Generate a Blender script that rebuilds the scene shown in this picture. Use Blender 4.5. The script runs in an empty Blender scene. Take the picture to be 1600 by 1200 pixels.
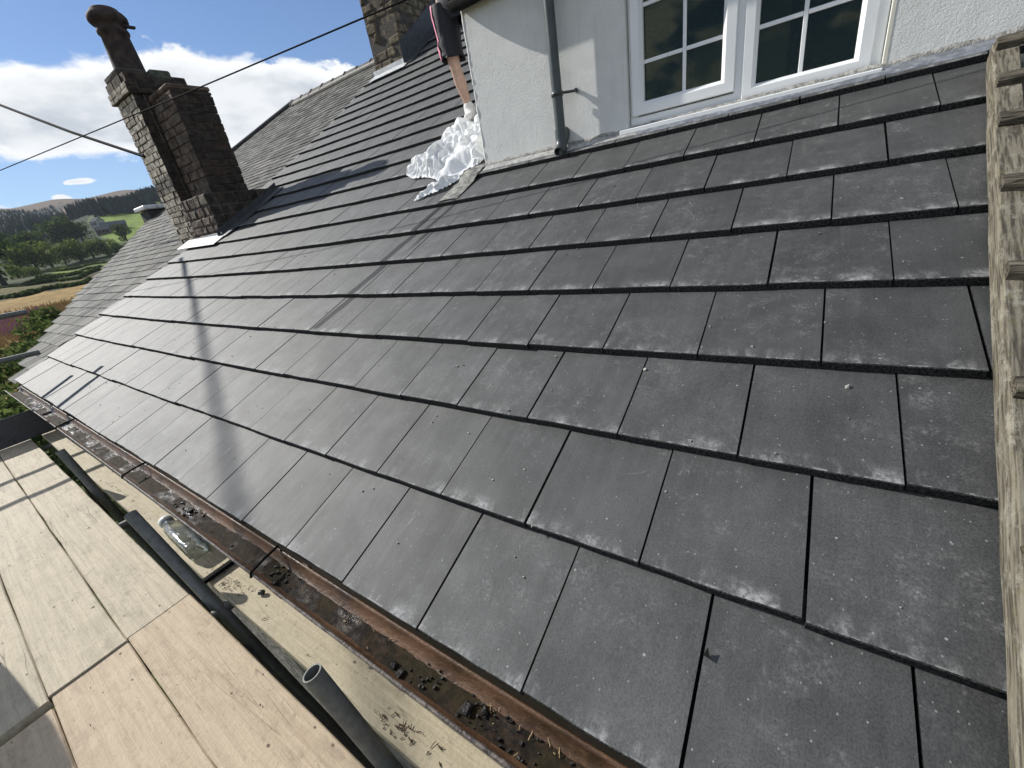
import bpy, math, random
import numpy as np
from mathutils import Vector, Matrix, noise as mnoise
random.seed(7)
R = math.radians
SC = bpy.context.scene
COL = SC.collection

# ------------------------------------------------------------------ camera, sky, sun, exposure
CAM = np.array([-0.0879, -0.3896, 1.0141])
ROT = np.array([[0.82905251, 0.53663650, -0.15714069],
                [0.10458317, -0.42487652, -0.89919981],
                [-0.54930346, 0.72904130, -0.40836809]])      # rows: image right, image down, view direction
FOC = 638.288 / 1600.0
cam = bpy.data.cameras.new('camera')
cam.sensor_width = 36.0
cam.lens = FOC * 36.0
cam.clip_start = 0.02
cam.clip_end = 9000
cam_o = bpy.data.objects.new('camera', cam)
COL.objects.link(cam_o)
m = Matrix((ROT[0], -ROT[1], -ROT[2])).transposed().to_4x4()
m.translation = Vector(CAM)
cam_o.matrix_world = m
SC.camera = cam_o

SUN = np.array([0.835, 0.138, -0.552]); SUN /= np.linalg.norm(SUN)   # direction the light travels
EL = math.asin(-SUN[2])
AZ = math.atan2(-SUN[0], -SUN[1])                                   # clockwise from +Y
world = bpy.data.worlds.new('World')
SC.world = world
world.use_nodes = True
sun = bpy.data.lights.new('sun', 'SUN')
sun.energy = 4.6
sun.angle = R(0.55)
sun.color = (1.0, 0.965, 0.90)
sun_o = bpy.data.objects.new('sun', sun)
COL.objects.link(sun_o)
sun_o.rotation_euler = Vector(SUN).to_track_quat('-Z', 'Y').to_euler()
SC.view_settings.view_transform = 'Standard'
SC.view_settings.look = 'None'
SC.view_settings.exposure = 0.42
SC.view_settings.gamma = 1.0
SC.view_settings.use_curve_mapping = False


def px_dir(x, y):
    """direction of a point of the landscape or sky as seen from the scaffold"""
    d = ROT.T @ np.array([(x - 800) / 638.288, (y - 600) / 638.288, 1.0])
    return d / np.linalg.norm(d)


# ------------------------------------------------------------------ node helper
class NT:
    def __init__(s, tree):
        s.t = tree
        s.n = tree.nodes
        s.l = tree.links

    def new(s, typ, **kw):
        n = s.n.new(typ)
        for k, v in kw.items():
            setattr(n, k, v)
        return n

    def put(s, sock, v):
        if isinstance(v, bpy.types.NodeSocket):
            s.l.new(v, sock)
        elif v is not None:
            if sock.type == 'RGBA' and not hasattr(v, '__len__'):
                v = (v, v, v, 1)
            elif sock.type == 'RGBA' and len(v) == 3:
                v = (*v, 1)
            elif sock.type == 'VECTOR' and not hasattr(v, '__len__'):
                v = (v, v, v)
            sock.default_value = v

    def math(s, op, a, b=None, c=None, clamp=False):
        n = s.new('ShaderNodeMath', operation=op, use_clamp=clamp)
        for i, v in enumerate((a, b, c)):
            s.put(n.inputs[i], v) if v is not None else None
        return n.outputs[0]

    def vmath(s, op, a, b=None):
        n = s.new('ShaderNodeVectorMath', operation=op)
        s.put(n.inputs[0], a)
        if b is not None:
            s.put(n.inputs[1], b)
        return n.outputs['Value'] if op in ('DOT_PRODUCT', 'LENGTH', 'DISTANCE') else n.outputs[0]

    def mix(s, f, a, b, mode='MIX'):
        n = s.new('ShaderNodeMix', data_type='RGBA', blend_type=mode)
        s.put(n.inputs[0], f)
        s.put(n.inputs[6], a)
        s.put(n.inputs[7], b)
        return n.outputs[2]

    def noise(s, vec, scale, detail=4, rough=.55, dist=0.0):
        n = s.new('ShaderNodeTexNoise')
        s.put(n.inputs['Vector'], vec)
        n.inputs['Scale'].default_value = scale
        n.inputs['Detail'].default_value = detail
        n.inputs['Roughness'].default_value = rough
        n.inputs['Distortion'].default_value = dist
        return n.outputs['Fac']

    def voro(s, vec, scale, feature='F1', out='Distance', rnd=1.0):
        n = s.new('ShaderNodeTexVoronoi', feature=feature)
        s.put(n.inputs['Vector'], vec)
        n.inputs['Scale'].default_value = scale
        n.inputs['Randomness'].default_value = rnd
        return n.outputs[out]

    def ramp(s, v, lo, hi, a=0.0, b=1.0):
        n = s.new('ShaderNodeMapRange', interpolation_type='SMOOTHSTEP')
        s.put(n.inputs[0], v)
        for i, q in enumerate((lo, hi, a, b)):
            n.inputs[i + 1].default_value = q
        return n.outputs[0]

    def sep(s, v):
        n = s.new('ShaderNodeSeparateXYZ')
        s.put(n.inputs[0], v)
        return n.outputs

    def scale(s, v, k):
        return s.vmath('MULTIPLY', v, k)

    def bump(s, h, dist=.002, strength=1.0, normal=None):
        n = s.new('ShaderNodeBump')
        n.inputs['Strength'].default_value = strength
        n.inputs['Distance'].default_value = dist
        s.put(n.inputs['Height'], h)
        if normal is not None:
            s.put(n.inputs['Normal'], normal)
        return n.outputs[0]


MATS = {}


def material(name, fn, rough=.7, spec=.4, metal=0.0):
    """fn(t, object coords, per-object random) -> colour, [rough], [normal]"""
    if name in MATS:
        return MATS[name]
    mt = bpy.data.materials.new(name)
    mt.use_nodes = True
    t = NT(mt.node_tree)
    bs = mt.node_tree.nodes['Principled BSDF']
    tc = t.new('ShaderNodeTexCoord').outputs['Object']
    info = t.new('ShaderNodeObjectInfo')
    r = info.outputs['Random']
    bs.inputs['Roughness'].default_value = rough
    bs.inputs['Specular IOR Level'].default_value = spec
    bs.inputs['Metallic'].default_value = metal
    out = fn(t, tc, r)
    if not isinstance(out, dict):
        out = dict(color=out)
    t.put(bs.inputs['Base Color'], out['color'])
    if 'rough' in out:
        t.put(bs.inputs['Roughness'], out['rough'])
    if 'normal' in out:
        t.put(bs.inputs['Normal'], out['normal'])
    if 'spec' in out:
        t.put(bs.inputs['Specular IOR Level'], out['spec'])
    if 'sheen' in out:
        bs.inputs['Sheen Weight'].default_value = out['sheen']
        bs.inputs['Sheen Roughness'].default_value = .42
        bs.inputs['Sheen Tint'].default_value = (.95, 1, .97, 1)
    if 'trans' in out:
        bs.inputs['Transmission Weight'].default_value = out['trans']
    if 'sub' in out:
        bs.inputs['Subsurface Weight'].default_value = out['sub']
        bs.inputs['Subsurface Radius'].default_value = out.get('subr', (.02, .01, .006))
    MATS[name] = mt
    return mt


def simple(name, col, rough=.7, var=.25, scale=20, bump=0.0, spec=.4, metal=0.0, obj_var=0.0):
    def fn(t, tc, r):
        off = t.vmath('ADD', tc, t.scale(t.new('ShaderNodeCombineXYZ').outputs[0], 1))
        v = t.vmath('ADD', tc, t.math('MULTIPLY', r, 37.0))
        n = t.noise(v, scale, 5)
        k = t.ramp(n, .3, .7, 1 - var, 1 + var)
        if obj_var:
            k = t.math('MULTIPLY', k, t.math('MULTIPLY_ADD', r, 2 * obj_var, 1 - obj_var))
        c = t.mix(1.0, col, t.new('ShaderNodeCombineColor').outputs[0], 'MIX') if False else t.vmath('MULTIPLY', (*col,), k)
        d = dict(color=c)
        if bump:
            d['normal'] = t.bump(t.noise(v, scale * 3, 4), bump)
        return d
    return material(name, fn, rough, spec, metal)


# ------------------------------------------------------------------ mesh helpers
class MB:
    """collects boxes, tubes, prisms and faces for ONE mesh"""
    def __init__(s):
        s.v = []
        s.f = []
        s.mi = []
        s.sm = []

    def add(s, vs, fs, mi=0, smooth=False):
        b = len(s.v)
        s.v += [tuple(map(float, p)) for p in vs]
        for f in fs:
            s.f.append(tuple(i + b for i in f))
            s.mi.append(mi)
            s.sm.append(smooth)
        return s

    def box(s, a, b, mi=0, jit=0.0):
        (x0, y0, z0), (x1, y1, z1) = a, b
        vs = [(x, y, z) for z in (z0, z1) for y in (y0, y1) for x in (x0, x1)]
        if jit:
            vs = [tuple(c + random.uniform(-jit, jit) for c in p) for p in vs]
        return s.add(vs, [(0, 2, 3, 1), (4, 5, 7, 6), (0, 1, 5, 4), (2, 6, 7, 3), (0, 4, 6, 2), (1, 3, 7, 5)], mi)

    def bevbox(s, a, b, r, mi=0, jit=0.0):
        """box with chamfered edges: 24 corner vertices"""
        (x0, y0, z0), (x1, y1, z1) = a, b
        c = np.array([(x0 + x1) / 2, (y0 + y1) / 2, (z0 + z1) / 2]); h = np.array([x1 - x0, y1 - y0, z1 - z0]) / 2
        r = min(r, *(h * .45))
        ids = {}
        vs = []
        for sx in (-1, 1):
            for sy in (-1, 1):
                for sz in (-1, 1):
                    j = np.array([random.uniform(-jit, jit) for _ in range(3)])
                    for ax in range(3):
                        p = c + np.array([sx, sy, sz]) * (h - r)
                        p[ax] = c[ax] + (sx, sy, sz)[ax] * h[ax]
                        ids[(sx, sy, sz, ax)] = len(vs)
                        vs.append(p + j)
        fs = []
        for ax in range(3):
            for sg in (-1, 1):
                o = [a_ for a_ in range(3) if a_ != ax]
                q = []
                for u, w in ((-1, -1), (1, -1), (1, 1), (-1, 1)):
                    k = [0, 0, 0]; k[ax] = sg; k[o[0]] = u; k[o[1]] = w
                    q.append(ids[(*k, ax)])
                if (sg > 0) != (ax != 1):
                    q.reverse()
                fs.append(tuple(q))
        for ax in range(3):                                   # edges along ax
            o = [a_ for a_ in range(3) if a_ != ax]
            for u in (-1, 1):
                for w in (-1, 1):
                    q = []
                    for e, fa in ((-1, o[0]), (1, o[0]), (1, o[1]), (-1, o[1])):
                        k = [0, 0, 0]; k[ax] = e; k[o[0]] = u; k[o[1]] = w
                        q.append(ids[(*k, fa)])
                    fs.append(tuple(q))
        for sx in (-1, 1):
            for sy in (-1, 1):
                for sz in (-1, 1):
                    fs.append(tuple(ids[(sx, sy, sz, a_)] for a_ in range(3)))
        return s.add(vs, fs, mi)

    def tube(s, pts, rad, seg=10, mi=0, cap=True, hollow=0.0):
        pts = [np.array(p, float) for p in pts]
        rs = rad if hasattr(rad, '__len__') else [rad] * len(pts)
        rings = []
        up = None
        for i, p in enumerate(pts):
            d = pts[min(i + 1, len(pts) - 1)] - pts[max(i - 1, 0)]
            d /= np.linalg.norm(d) + 1e-12
            if up is None:
                up = np.array([0, 0, 1.0]) if abs(d[2]) < .9 else np.array([1.0, 0, 0])
            a = np.cross(d, up); a /= np.linalg.norm(a)
            b = np.cross(a, d)
            up = b
            rings.append([p + rs[i] * (math.cos(t) * a + math.sin(t) * b) for t in np.linspace(0, 2 * math.pi, seg, endpoint=False)])
        vs = [v for r_ in rings for v in r_]
        fs = []
        for i in range(len(rings) - 1):
            for k in range(seg):
                k2 = (k + 1) % seg
                fs.append((i * seg + k, i * seg + k2, (i + 1) * seg + k2, (i + 1) * seg + k))
        s.add(vs, fs, mi, True)
        if hollow:
            for e, pp in ((0, pts[0]), (len(rings) - 1, pts[-1])):
                d = pts[1] - pts[0] if e == 0 else pts[-2] - pts[-1]
                d /= np.linalg.norm(d)
                outer = rings[e]
                inner = [pp + (v - pp) * (1 - hollow) for v in outer]
                deep = [v + d * .25 for v in inner]
                s.add(outer + inner + deep, [(k, (k + 1) % seg, seg + (k + 1) % seg, seg + k) for k in range(seg)] +
                      [(seg + k, seg + (k + 1) % seg, 2 * seg + (k + 1) % seg, 2 * seg + k) for k in range(seg)] +
                      [tuple(2 * seg + k for k in range(seg))], mi)
        elif cap:
            n = len(rings)
            s.add(rings[0], [tuple(range(seg))], mi)
            s.add(rings[-1], [tuple(range(seg))[::-1]], mi)
        return s

    def lathe(s, prof, origin, axis=(0, 0, 1), seg=20, mi=0, sx=1.0):
        ax = np.array(axis, float); ax /= np.linalg.norm(ax)
        up = np.array([0, 0, 1.0]) if abs(ax[2]) < .9 else np.array([1.0, 0, 0])
        a = np.cross(ax, up); a /= np.linalg.norm(a); b = np.cross(ax, a)
        o = np.array(origin, float)
        vs = [o + ax * h + r_ * (math.cos(t) * a * sx + math.sin(t) * b) for (r_, h) in prof for t in np.linspace(0, 2 * math.pi, seg, endpoint=False)]
        fs = []
        for i in range(len(prof) - 1):
            for k in range(seg):
                k2 = (k + 1) % seg
                fs.append((i * seg + k, i * seg + k2, (i + 1) * seg + k2, (i + 1) * seg + k))
        s.add(vs, fs, mi, True)
        s.add(vs[:seg], [tuple(range(seg))[::-1]], mi)
        s.add(vs[-seg:], [tuple(range(seg))], mi)
        return s

    def mesh(s, name):
        me = bpy.data.meshes.new(name)
        me.from_pydata(s.v, [], s.f)
        me.polygons.foreach_set('material_index', s.mi)
        me.polygons.foreach_set('use_smooth', s.sm)
        me.update()
        return me

    def build(s, name, mats, parent=None, loc=None, fix=True):
        me = s.mesh(name)
        if fix:
            import bmesh
            b = bmesh.new(); b.from_mesh(me)
            bmesh.ops.recalc_face_normals(b, faces=b.faces)
            b.to_mesh(me); b.free()
        return link(name, me, mats, parent, loc)


def link(name, me, mats, parent=None, loc=None, mat=None):
    for mm in (mats if isinstance(mats, (list, tuple)) else [mats]):
        if mm.name not in [x.name for x in me.materials if x]:
            me.materials.append(mm)
    o = bpy.data.objects.new(name, me)
    COL.objects.link(o)
    if parent is not None:
        o.parent = parent
        o.matrix_parent_inverse = Matrix.Translation(-WORLD_LOC(parent))
    if mat is not None:
        o.matrix_local = mat
    elif loc is not None:
        o.location = loc
    return o


LOCS = {}


def WORLD_LOC(o):
    return Vector(LOCS.get(o.name, (0, 0, 0)))


def thing(name, label, cat, loc=(0, 0, 0), group=None):
    o = bpy.data.objects.new(name, None)
    COL.objects.link(o)
    o.empty_display_size = .2
    o.location = loc
    LOCS[o.name] = tuple(loc)
    return tag(o, label, cat, group)


def tag(o, label, cat, group=None):
    o['label'] = label
    o['category'] = cat
    if group:
        o['group'] = group
    return o


def frame(origin, ex, ey):
    ex = np.array(ex, float); ex /= np.linalg.norm(ex)
    ey = np.array(ey, float); ey -= ex * (ex @ ey); ey /= np.linalg.norm(ey)
    ez = np.cross(ex, ey)
    return Matrix(((ex[0], ey[0], ez[0], origin[0]), (ex[1], ey[1], ez[1], origin[1]), (ex[2], ey[2], ez[2], origin[2]), (0, 0, 0, 1)))


# ------------------------------------------------------------------ the roof surface (slightly hollow, as old rafters are)
TH = R(23.0)
CT, ST = math.cos(TH), math.sin(TH)
G, W = 0.35566, 0.33
QA, QB, QC = 0.01498295, 0.00378534, 0.00205695


def zs(X, Y):
    return QA * Y * Y + QB * X * Y + QC * X * X


def S(X, Y, h=0.0):
    z = zs(X, Y) + h
    return np.array([X, Y * CT - z * ST, Y * ST + z * CT])


def dX(X, Y):
    k = QB * Y + 2 * QC * X
    return np.array([1.0, -k * ST, k * CT])


def dY(X, Y):
    k = 2 * QA * Y + QB * X
    return np.array([0.0, CT - k * ST, ST + k * CT])


def area_px(pts):
    c = [ROT @ (p - CAM) for p in pts]
    if min(q[2] for q in c) < .05:
        c = [np.array([q[0], q[1], max(q[2], .05)]) for q in c]
    uv = [(800 + 638.3 * q[0] / q[2], 600 + 638.3 * q[1] / q[2]) for q in c]
    uv = [(min(max(u, -5), 1605), min(max(v, -5), 1205)) for u, v in uv]
    a = 0
    for i in range(len(uv)):
        a += uv[i - 1][0] * uv[i][1] - uv[i][0] * uv[i - 1][1]
    return abs(a) / 2


# ------------------------------------------------------------------ sky with drifting cumulus
def make_sky():
    t = NT(world.node_tree)
    bg = world.node_tree.nodes['Background']
    sky = t.new('ShaderNodeTexSky', sky_type='NISHITA')
    sky.sun_disc = False
    sky.sun_elevation = EL
    sky.sun_rotation = AZ
    sky.altitude = 200
    sky.air_density = 1.0
    sky.dust_density = .25
    sky.ozone_density = 3.0
    d = t.new('ShaderNodeTexCoord').outputs['Generated']
    n1 = t.noise(t.vmath('MULTIPLY', d, (3.2, 3.2, 6.4)), 1.6, 9, .56, .2)
    n2 = t.noise(t.vmath('MULTIPLY', d, (3.2, 3.2, 6.0)), 6.5, 6, .6)
    dens = t.math('ADD', t.math('MULTIPLY', n1, 1.0), t.math('MULTIPLY_ADD', n2, .56, -.28))
    # banks of cloud in the west: position, width, height, weight
    for (x, y, r1, r2, wgt) in ((40, 195, .24, .09, .55), (150, 150, .25, .11, .55), (290, 118, .26, .135, .56), (430, 100, .23, .16, .56), (500, 150, .16, .12, .25), (15, 322, .035, .010, .6), (100, 311, .024, .010, .65), (123, 284, .028, .006, .75),
                              (300, -20, .60, .14, -.60), (20, 20, .45, .16, -.60), (560, 20, .38, .13, -.56), (70, 300, .42, .055, -.66), (230, 250, .2, .06, -.36)):
        c = px_dir(x, y)
        side = np.cross(c, (0, 0, 1)); side /= np.linalg.norm(side)
        upv = np.cross(side, c)
        a = t.math('DIVIDE', t.vmath('DOT_PRODUCT', d, tuple(side)), r1)
        b = t.math('DIVIDE', t.math('SUBTRACT', t.vmath('DOT_PRODUCT', d, tuple(upv)), 0.0), r2)
        q = t.math('ADD', t.math('ADD', t.math('MULTIPLY', a, a), t.math('MULTIPLY', b, b)), t.math('MULTIPLY_ADD', n2, 2.4, -1.15))
        g = t.math('POWER', 2.718, t.math('MULTIPLY', t.math('MAXIMUM', q, 0.0), -1.0))
        front = t.math('GREATER_THAN', t.vmath('DOT_PRODUCT', d, tuple(c)), 0.0)
        dens = t.math('ADD', dens, t.math('MULTIPLY', t.math('MULTIPLY', g, wgt), front))
    cov = t.ramp(dens, .47, .62)
    thick = t.ramp(dens, .60, .95)
    shade = t.noise(t.vmath('ADD', t.vmath('MULTIPLY', d, (4, 4, 9)), (0.0, 0.0, .35)), 2.2, 6, .55)
    k = t.math('MULTIPLY', thick, t.ramp(shade, .35, .66, .25, 1.0))
    cl = t.mix(k, (10.0, 10.1, 10.1), (5.2, 5.6, 6.1))
    col = t.mix(cov, t.vmath('MULTIPLY', sky.outputs[0], (.63, .78, .96)), cl)
    t.put(bg.inputs['Color'], col)
    bg.inputs['Strength'].default_value = .085


make_sky()

# ------------------------------------------------------------------ materials
def tile_mat():
    def fn(t, tc, r):
        a = t.new('ShaderNodeAttribute', attribute_name='tc').outputs['Vector']
        v = t.vmath('ADD', a, t.vmath('MULTIPLY', r, (91.0, 0.0, 57.0)))
        y = t.sep(a)[1]
        n1 = t.noise(v, 5, 6, .6)
        n2 = t.noise(v, 240, 4, .65)
        n3 = t.noise(v, 17, 7, .7)
        streak = t.noise(t.vmath('MULTIPLY', v, (1.0, .10, 1.0)), 34, 5, .65)
        k = t.math('MULTIPLY', t.ramp(n1, .25, .75, .76, 1.26), t.ramp(n2, .25, .75, .62, 1.40))
        k = t.math('MULTIPLY', k, t.ramp(streak, .3, .7, .94, 1.06))
        k = t.math('MULTIPLY', k, t.math('MULTIPLY_ADD', t.math('POWER', r, .6), .50, .68))
        c = t.vmath('MULTIPLY', (.026, .0274, .0264), k)
        # chalky scuffs and rubbed patches
        sc = t.math('MULTIPLY', t.ramp(n3, .45, .68), t.ramp(t.noise(v, 2.8, 3), .40, .62))
        sc = t.math('MULTIPLY', sc, t.ramp(t.noise(v, 110, 4, .75), .38, .72))
        c = t.mix(t.math('MULTIPLY', sc, .62), c, (.22, .22, .215))
        smear = t.math('MULTIPLY', t.ramp(t.noise(t.vmath('MULTIPLY', v, (1, .45, 1)), 13, 7, .75, .5), .60, .72), t.ramp(t.noise(v, 3.6, 2), .50, .60))
        smear = t.math('MULTIPLY', smear, t.ramp(t.noise(v, 150, 4, .8), .42, .62))
        c = t.mix(t.math('MULTIPLY', smear, .75), c, (.36, .36, .35))
        # lime bloom along the bottom edge
        low = t.ramp(y, .0, .055, 1.0, 0.0)
        ef = t.math('MULTIPLY', low, t.ramp(t.noise(t.vmath('MULTIPLY', v, (1, .4, 1)), 10, 6, .7), .46, .66))
        ef = t.math('MULTIPLY', ef, t.ramp(t.noise(v, 90, 4, .75), .30, .62))
        chip = t.math('MULTIPLY', t.ramp(y, .002, .010, 1.0, 0.0), t.ramp(t.noise(v, 38, 5, .7), .50, .60))
        ef = t.math('MAXIMUM', ef, t.math('MULTIPLY', chip, .7))
        c = t.mix(t.math('MULTIPLY', ef, .8), c, (.40, .40, .39))
        # run-off streaks
        ro_ = t.math('MULTIPLY', t.ramp(t.noise(t.vmath('MULTIPLY', v, (1, .05, 1)), 20, 4, .6), .58, .74), t.ramp(t.noise(v, 2.2, 2), .45, .6))
        c = t.mix(t.math('MULTIPLY', ro_, .16), c, (.17, .17, .165))
        # flecks
        vd = t.voro(v, 38)
        vr = t.sep(t.voro(v, 38, 'F1', 'Color'))[0]
        fl = t.math('LESS_THAN', vd, t.math('MULTIPLY', t.ramp(vr, .82, 1.0), .12))
        c = t.mix(t.math('MULTIPLY', fl, .6), c, (.34, .38, .36))
        vd2 = t.voro(t.vmath('MULTIPLY', v, (1, .8, 1)), 95)
        vr2 = t.sep(t.voro(t.vmath('MULTIPLY', v, (1, .8, 1)), 95, 'F1', 'Color'))[1]
        fl2 = t.math('LESS_THAN', vd2, t.math('MULTIPLY', t.ramp(vr2, .72, 1.0), .18))
        c = t.mix(t.math('MULTIPLY', fl2, .5), c, (.30, .30, .29))
        ln = t.math('ABSOLUTE', t.math('SUBTRACT', t.noise(v, 3.1, 1.0, .4, .3), .5))
        s1 = t.math('MULTIPLY', t.ramp(ln, .0, .0028, 1.0, 0.0), t.ramp(t.noise(v, 6, 2), .56, .66))
        c = t.mix(t.math('MULTIPLY', s1, .22), c, (.3, .3, .29))
        # water running from the wall corner has left a dark trail down the slope
        P = t.sep(t.new('ShaderNodeNewGeometry').outputs['Position'])
        xc = t.math('MULTIPLY_ADD', P[1], .10, -2.70)
        wob = t.math('MULTIPLY_ADD', t.noise(t.new('ShaderNodeNewGeometry').outputs['Position'], 7, 4), .03, -.015)
        dx = t.math('ADD', t.math('SUBTRACT', P[0], xc), wob)
        t1 = t.math('MULTIPLY', t.ramp(t.math('ABSOLUTE', dx), .030, .040, 1.0, 0.0), t.math('MULTIPLY', t.ramp(P[1], .96, 1.00), t.ramp(P[1], 2.7, 2.5)))
        t2 = t.math('MULTIPLY', t.ramp(t.math('ABSOLUTE', t.math('SUBTRACT', dx, .145)), .010, .035, 1.0, 0.0), t.math('MULTIPLY', t.ramp(P[1], 1.6, 1.9), t.ramp(P[1], 2.7, 2.5)))
        wet = t.math('MULTIPLY', t.math('MAXIMUM', t1, t2), .95)
        c = t.mix(wet, c, (.010, .011, .014))
        gr = t.math('MULTIPLY', t.ramp(streak, .3, .7, .93, 1.07), t.math('MULTIPLY', t.ramp(n2, .25, .75, .78, 1.22), t.ramp(n1, .25, .75, .86, 1.14)))
        sp = t.math('MULTIPLY', t.math('MULTIPLY', gr, 1.0), t.math('MULTIPLY_ADD', wet, -.75, 1.0))
        ro = t.math('ADD', t.ramp(n2, .2, .8, .66, .78), t.math('MULTIPLY', t.math('MAXIMUM', sc, ef), .12))
        nb = t.bump(n2, .0011, .7)
        nb = t.bump(n1, .0035, .5, nb)
        return dict(color=c, rough=ro, normal=nb, sheen=.03, spec=sp)
    return material('concrete_tile', fn, .7, 1.3)


def tile_edge_mat():
    def fn(t, tc, r):
        n = t.noise(tc, 130, 5, .7)
        return dict(color=t.vmath('MULTIPLY', (.030, .031, .030), t.ramp(n, .35, .68, .25, 2.3)), normal=t.bump(n, .008))
    return material('tile_edge', fn, .9, .2)


M_TILE = tile_mat()
M_EDGE = tile_edge_mat()
M_DECK = simple('underlay', (.012, .012, .013), .9)


def slate_mat():
    def fn(t, tc, r):
        a = t.new('ShaderNodeAttribute', attribute_name='tc').outputs['Vector']
        v = t.vmath('ADD', a, t.vmath('MULTIPLY', r, (91.0, 0.0, 57.0)))
        n = t.noise(t.vmath('MULTIPLY', v, (1, .25, 1)), 26, 5, .65)
        n2 = t.noise(v, 60, 4, .7)
        rr = t.sep(t.new('ShaderNodeAttribute', attribute_name='rn').outputs['Vector'])[0]
        c = t.vmath('MULTIPLY', (.125, .122, .110), t.math('MULTIPLY', t.ramp(n, .25, .75, .45, 1.5), t.math('MULTIPLY_ADD', rr, 1.0, .5)))
        c = t.mix(t.math('MULTIPLY', t.ramp(n2, .58, .7), .55), c, (.34, .33, .28))
        c = t.mix(t.math('MULTIPLY', t.ramp(t.noise(v, 8, 4), .62, .7), .5), c, (.06, .065, .045))
        return dict(color=c, normal=t.bump(n2, .004))
    return material('old_stone_slate', fn, .85, .25)


def wood_mat(name, c0, c1, dark, rough=.75, gscale=1.0, stain=.5):
    def fn(t, tc, r):
        v = t.vmath('ADD', tc, t.vmath('MULTIPLY', r, (31.0, 17.0, 5.0)))
        g = t.noise(t.vmath('MULTIPLY', v, (1.2 * gscale, 26 * gscale, 26 * gscale)), 2.2, 6, .62, .5)
        fine = t.noise(t.vmath('MULTIPLY', v, (4, 90, 90)), 3, 3, .6)
        pl = t.noise(v, 3.2, 5, .6)
        c = t.mix(t.ramp(g, .3, .72), c0, c1)
        c = t.mix(t.math('MULTIPLY', t.ramp(fine, .55, .75), .18), c, dark)
        c = t.mix(t.math('MULTIPLY', t.ramp(pl, .52, .75), stain), c, t.vmath('MULTIPLY', c1, .72))
        saw = t.noise(t.vmath('MULTIPLY', v, (90, 3, 3)), 2, 3, .5)
        c = t.mix(t.math('MULTIPLY', t.ramp(saw, .5, .7), .03), c, dark)
        vd = t.voro(t.vmath('MULTIPLY', v, (1, 1.7, 1)), 22)
        vr = t.sep(t.voro(t.vmath('MULTIPLY', v, (1, 1.7, 1)), 22, 'F1', 'Color'))[0]
        sp = t.math('LESS_THAN', vd, t.math('MULTIPLY', t.ramp(vr, .66, 1.0), .17))
        c = t.mix(t.math('MULTIPLY', sp, .85), c, t.vmath('MULTIPLY', dark, .25))
        ln = t.math('ABSOLUTE', t.math('SUBTRACT', t.noise(t.vmath('MULTIPLY', v, (.45, 7, 7)), 1.6, 2, .5), .5))
        cr = t.math('MULTIPLY', t.ramp(ln, 0, .006, 1, 0), t.ramp(t.noise(v, 2.0, 2), .5, .62))
        c = t.mix(t.math('MULTIPLY', cr, .8), c, t.vmath('MULTIPLY', dark, .35))
        grime = t.math('MULTIPLY', t.ramp(t.noise(t.vmath('MULTIPLY', v, (1.2, 3, 3)), 4.5, 8, .75), .50, .72), .62)
        c = t.mix(grime, c, t.vmath('MULTIPLY', c1, .55))
        pale = t.math('MULTIPLY', t.ramp(t.noise(v, 13, 6, .75), .54, .70), .5)
        c = t.mix(pale, c, t.vmath('MULTIPLY', c0, 1.12))
        rg = t.noise(v, 46, 7, .8)
        c = t.mix(t.math('MULTIPLY', t.ramp(rg, .52, .70), .42), c, t.vmath('MULTIPLY', c1, .50))
        wr = t.noise(t.vmath('MULTIPLY', v, (1, 1.6, 1)), 9, 7, .75, 1.0)
        c = t.mix(t.math('MULTIPLY', t.ramp(wr, .55, .68), .30), c, t.vmath('MULTIPLY', c1, .60))
        pep = t.math('MULTIPLY', t.ramp(t.noise(t.vmath('MULTIPLY', v, (1, 2.2, 1)), 60, 3, .6), .66, .72), .6)
        c = t.mix(pep, c, t.vmath('MULTIPLY', dark, .6))
        return dict(color=c, normal=t.bump(t.math('ADD', g, t.math('MULTIPLY', t.noise(v, 70, 5, .7), .6)), .0035))
    return material(name, fn, rough, .3)


M_BOARD = wood_mat('scaffold_board_wood', (.50, .435, .32), (.40, .345, .255), (.22, .17, .12))
M_BOARD_NEW = wood_mat('fresh_sawn_board_wood', (.50, .405, .285), (.415, .325, .225), (.28, .19, .115))
M_BOARD_PALE = wood_mat('pale_board_wood', (.48, .42, .295), (.40, .345, .24), (.28, .215, .13), .75, 1.0, .3)
M_BOARD_GREY = wood_mat('grey_board_wood', (.085, .085, .085), (.06, .06, .06), (.03, .03, .03))


CTL, STL = math.cos(R(24.5)), math.sin(R(24.5))


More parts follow.
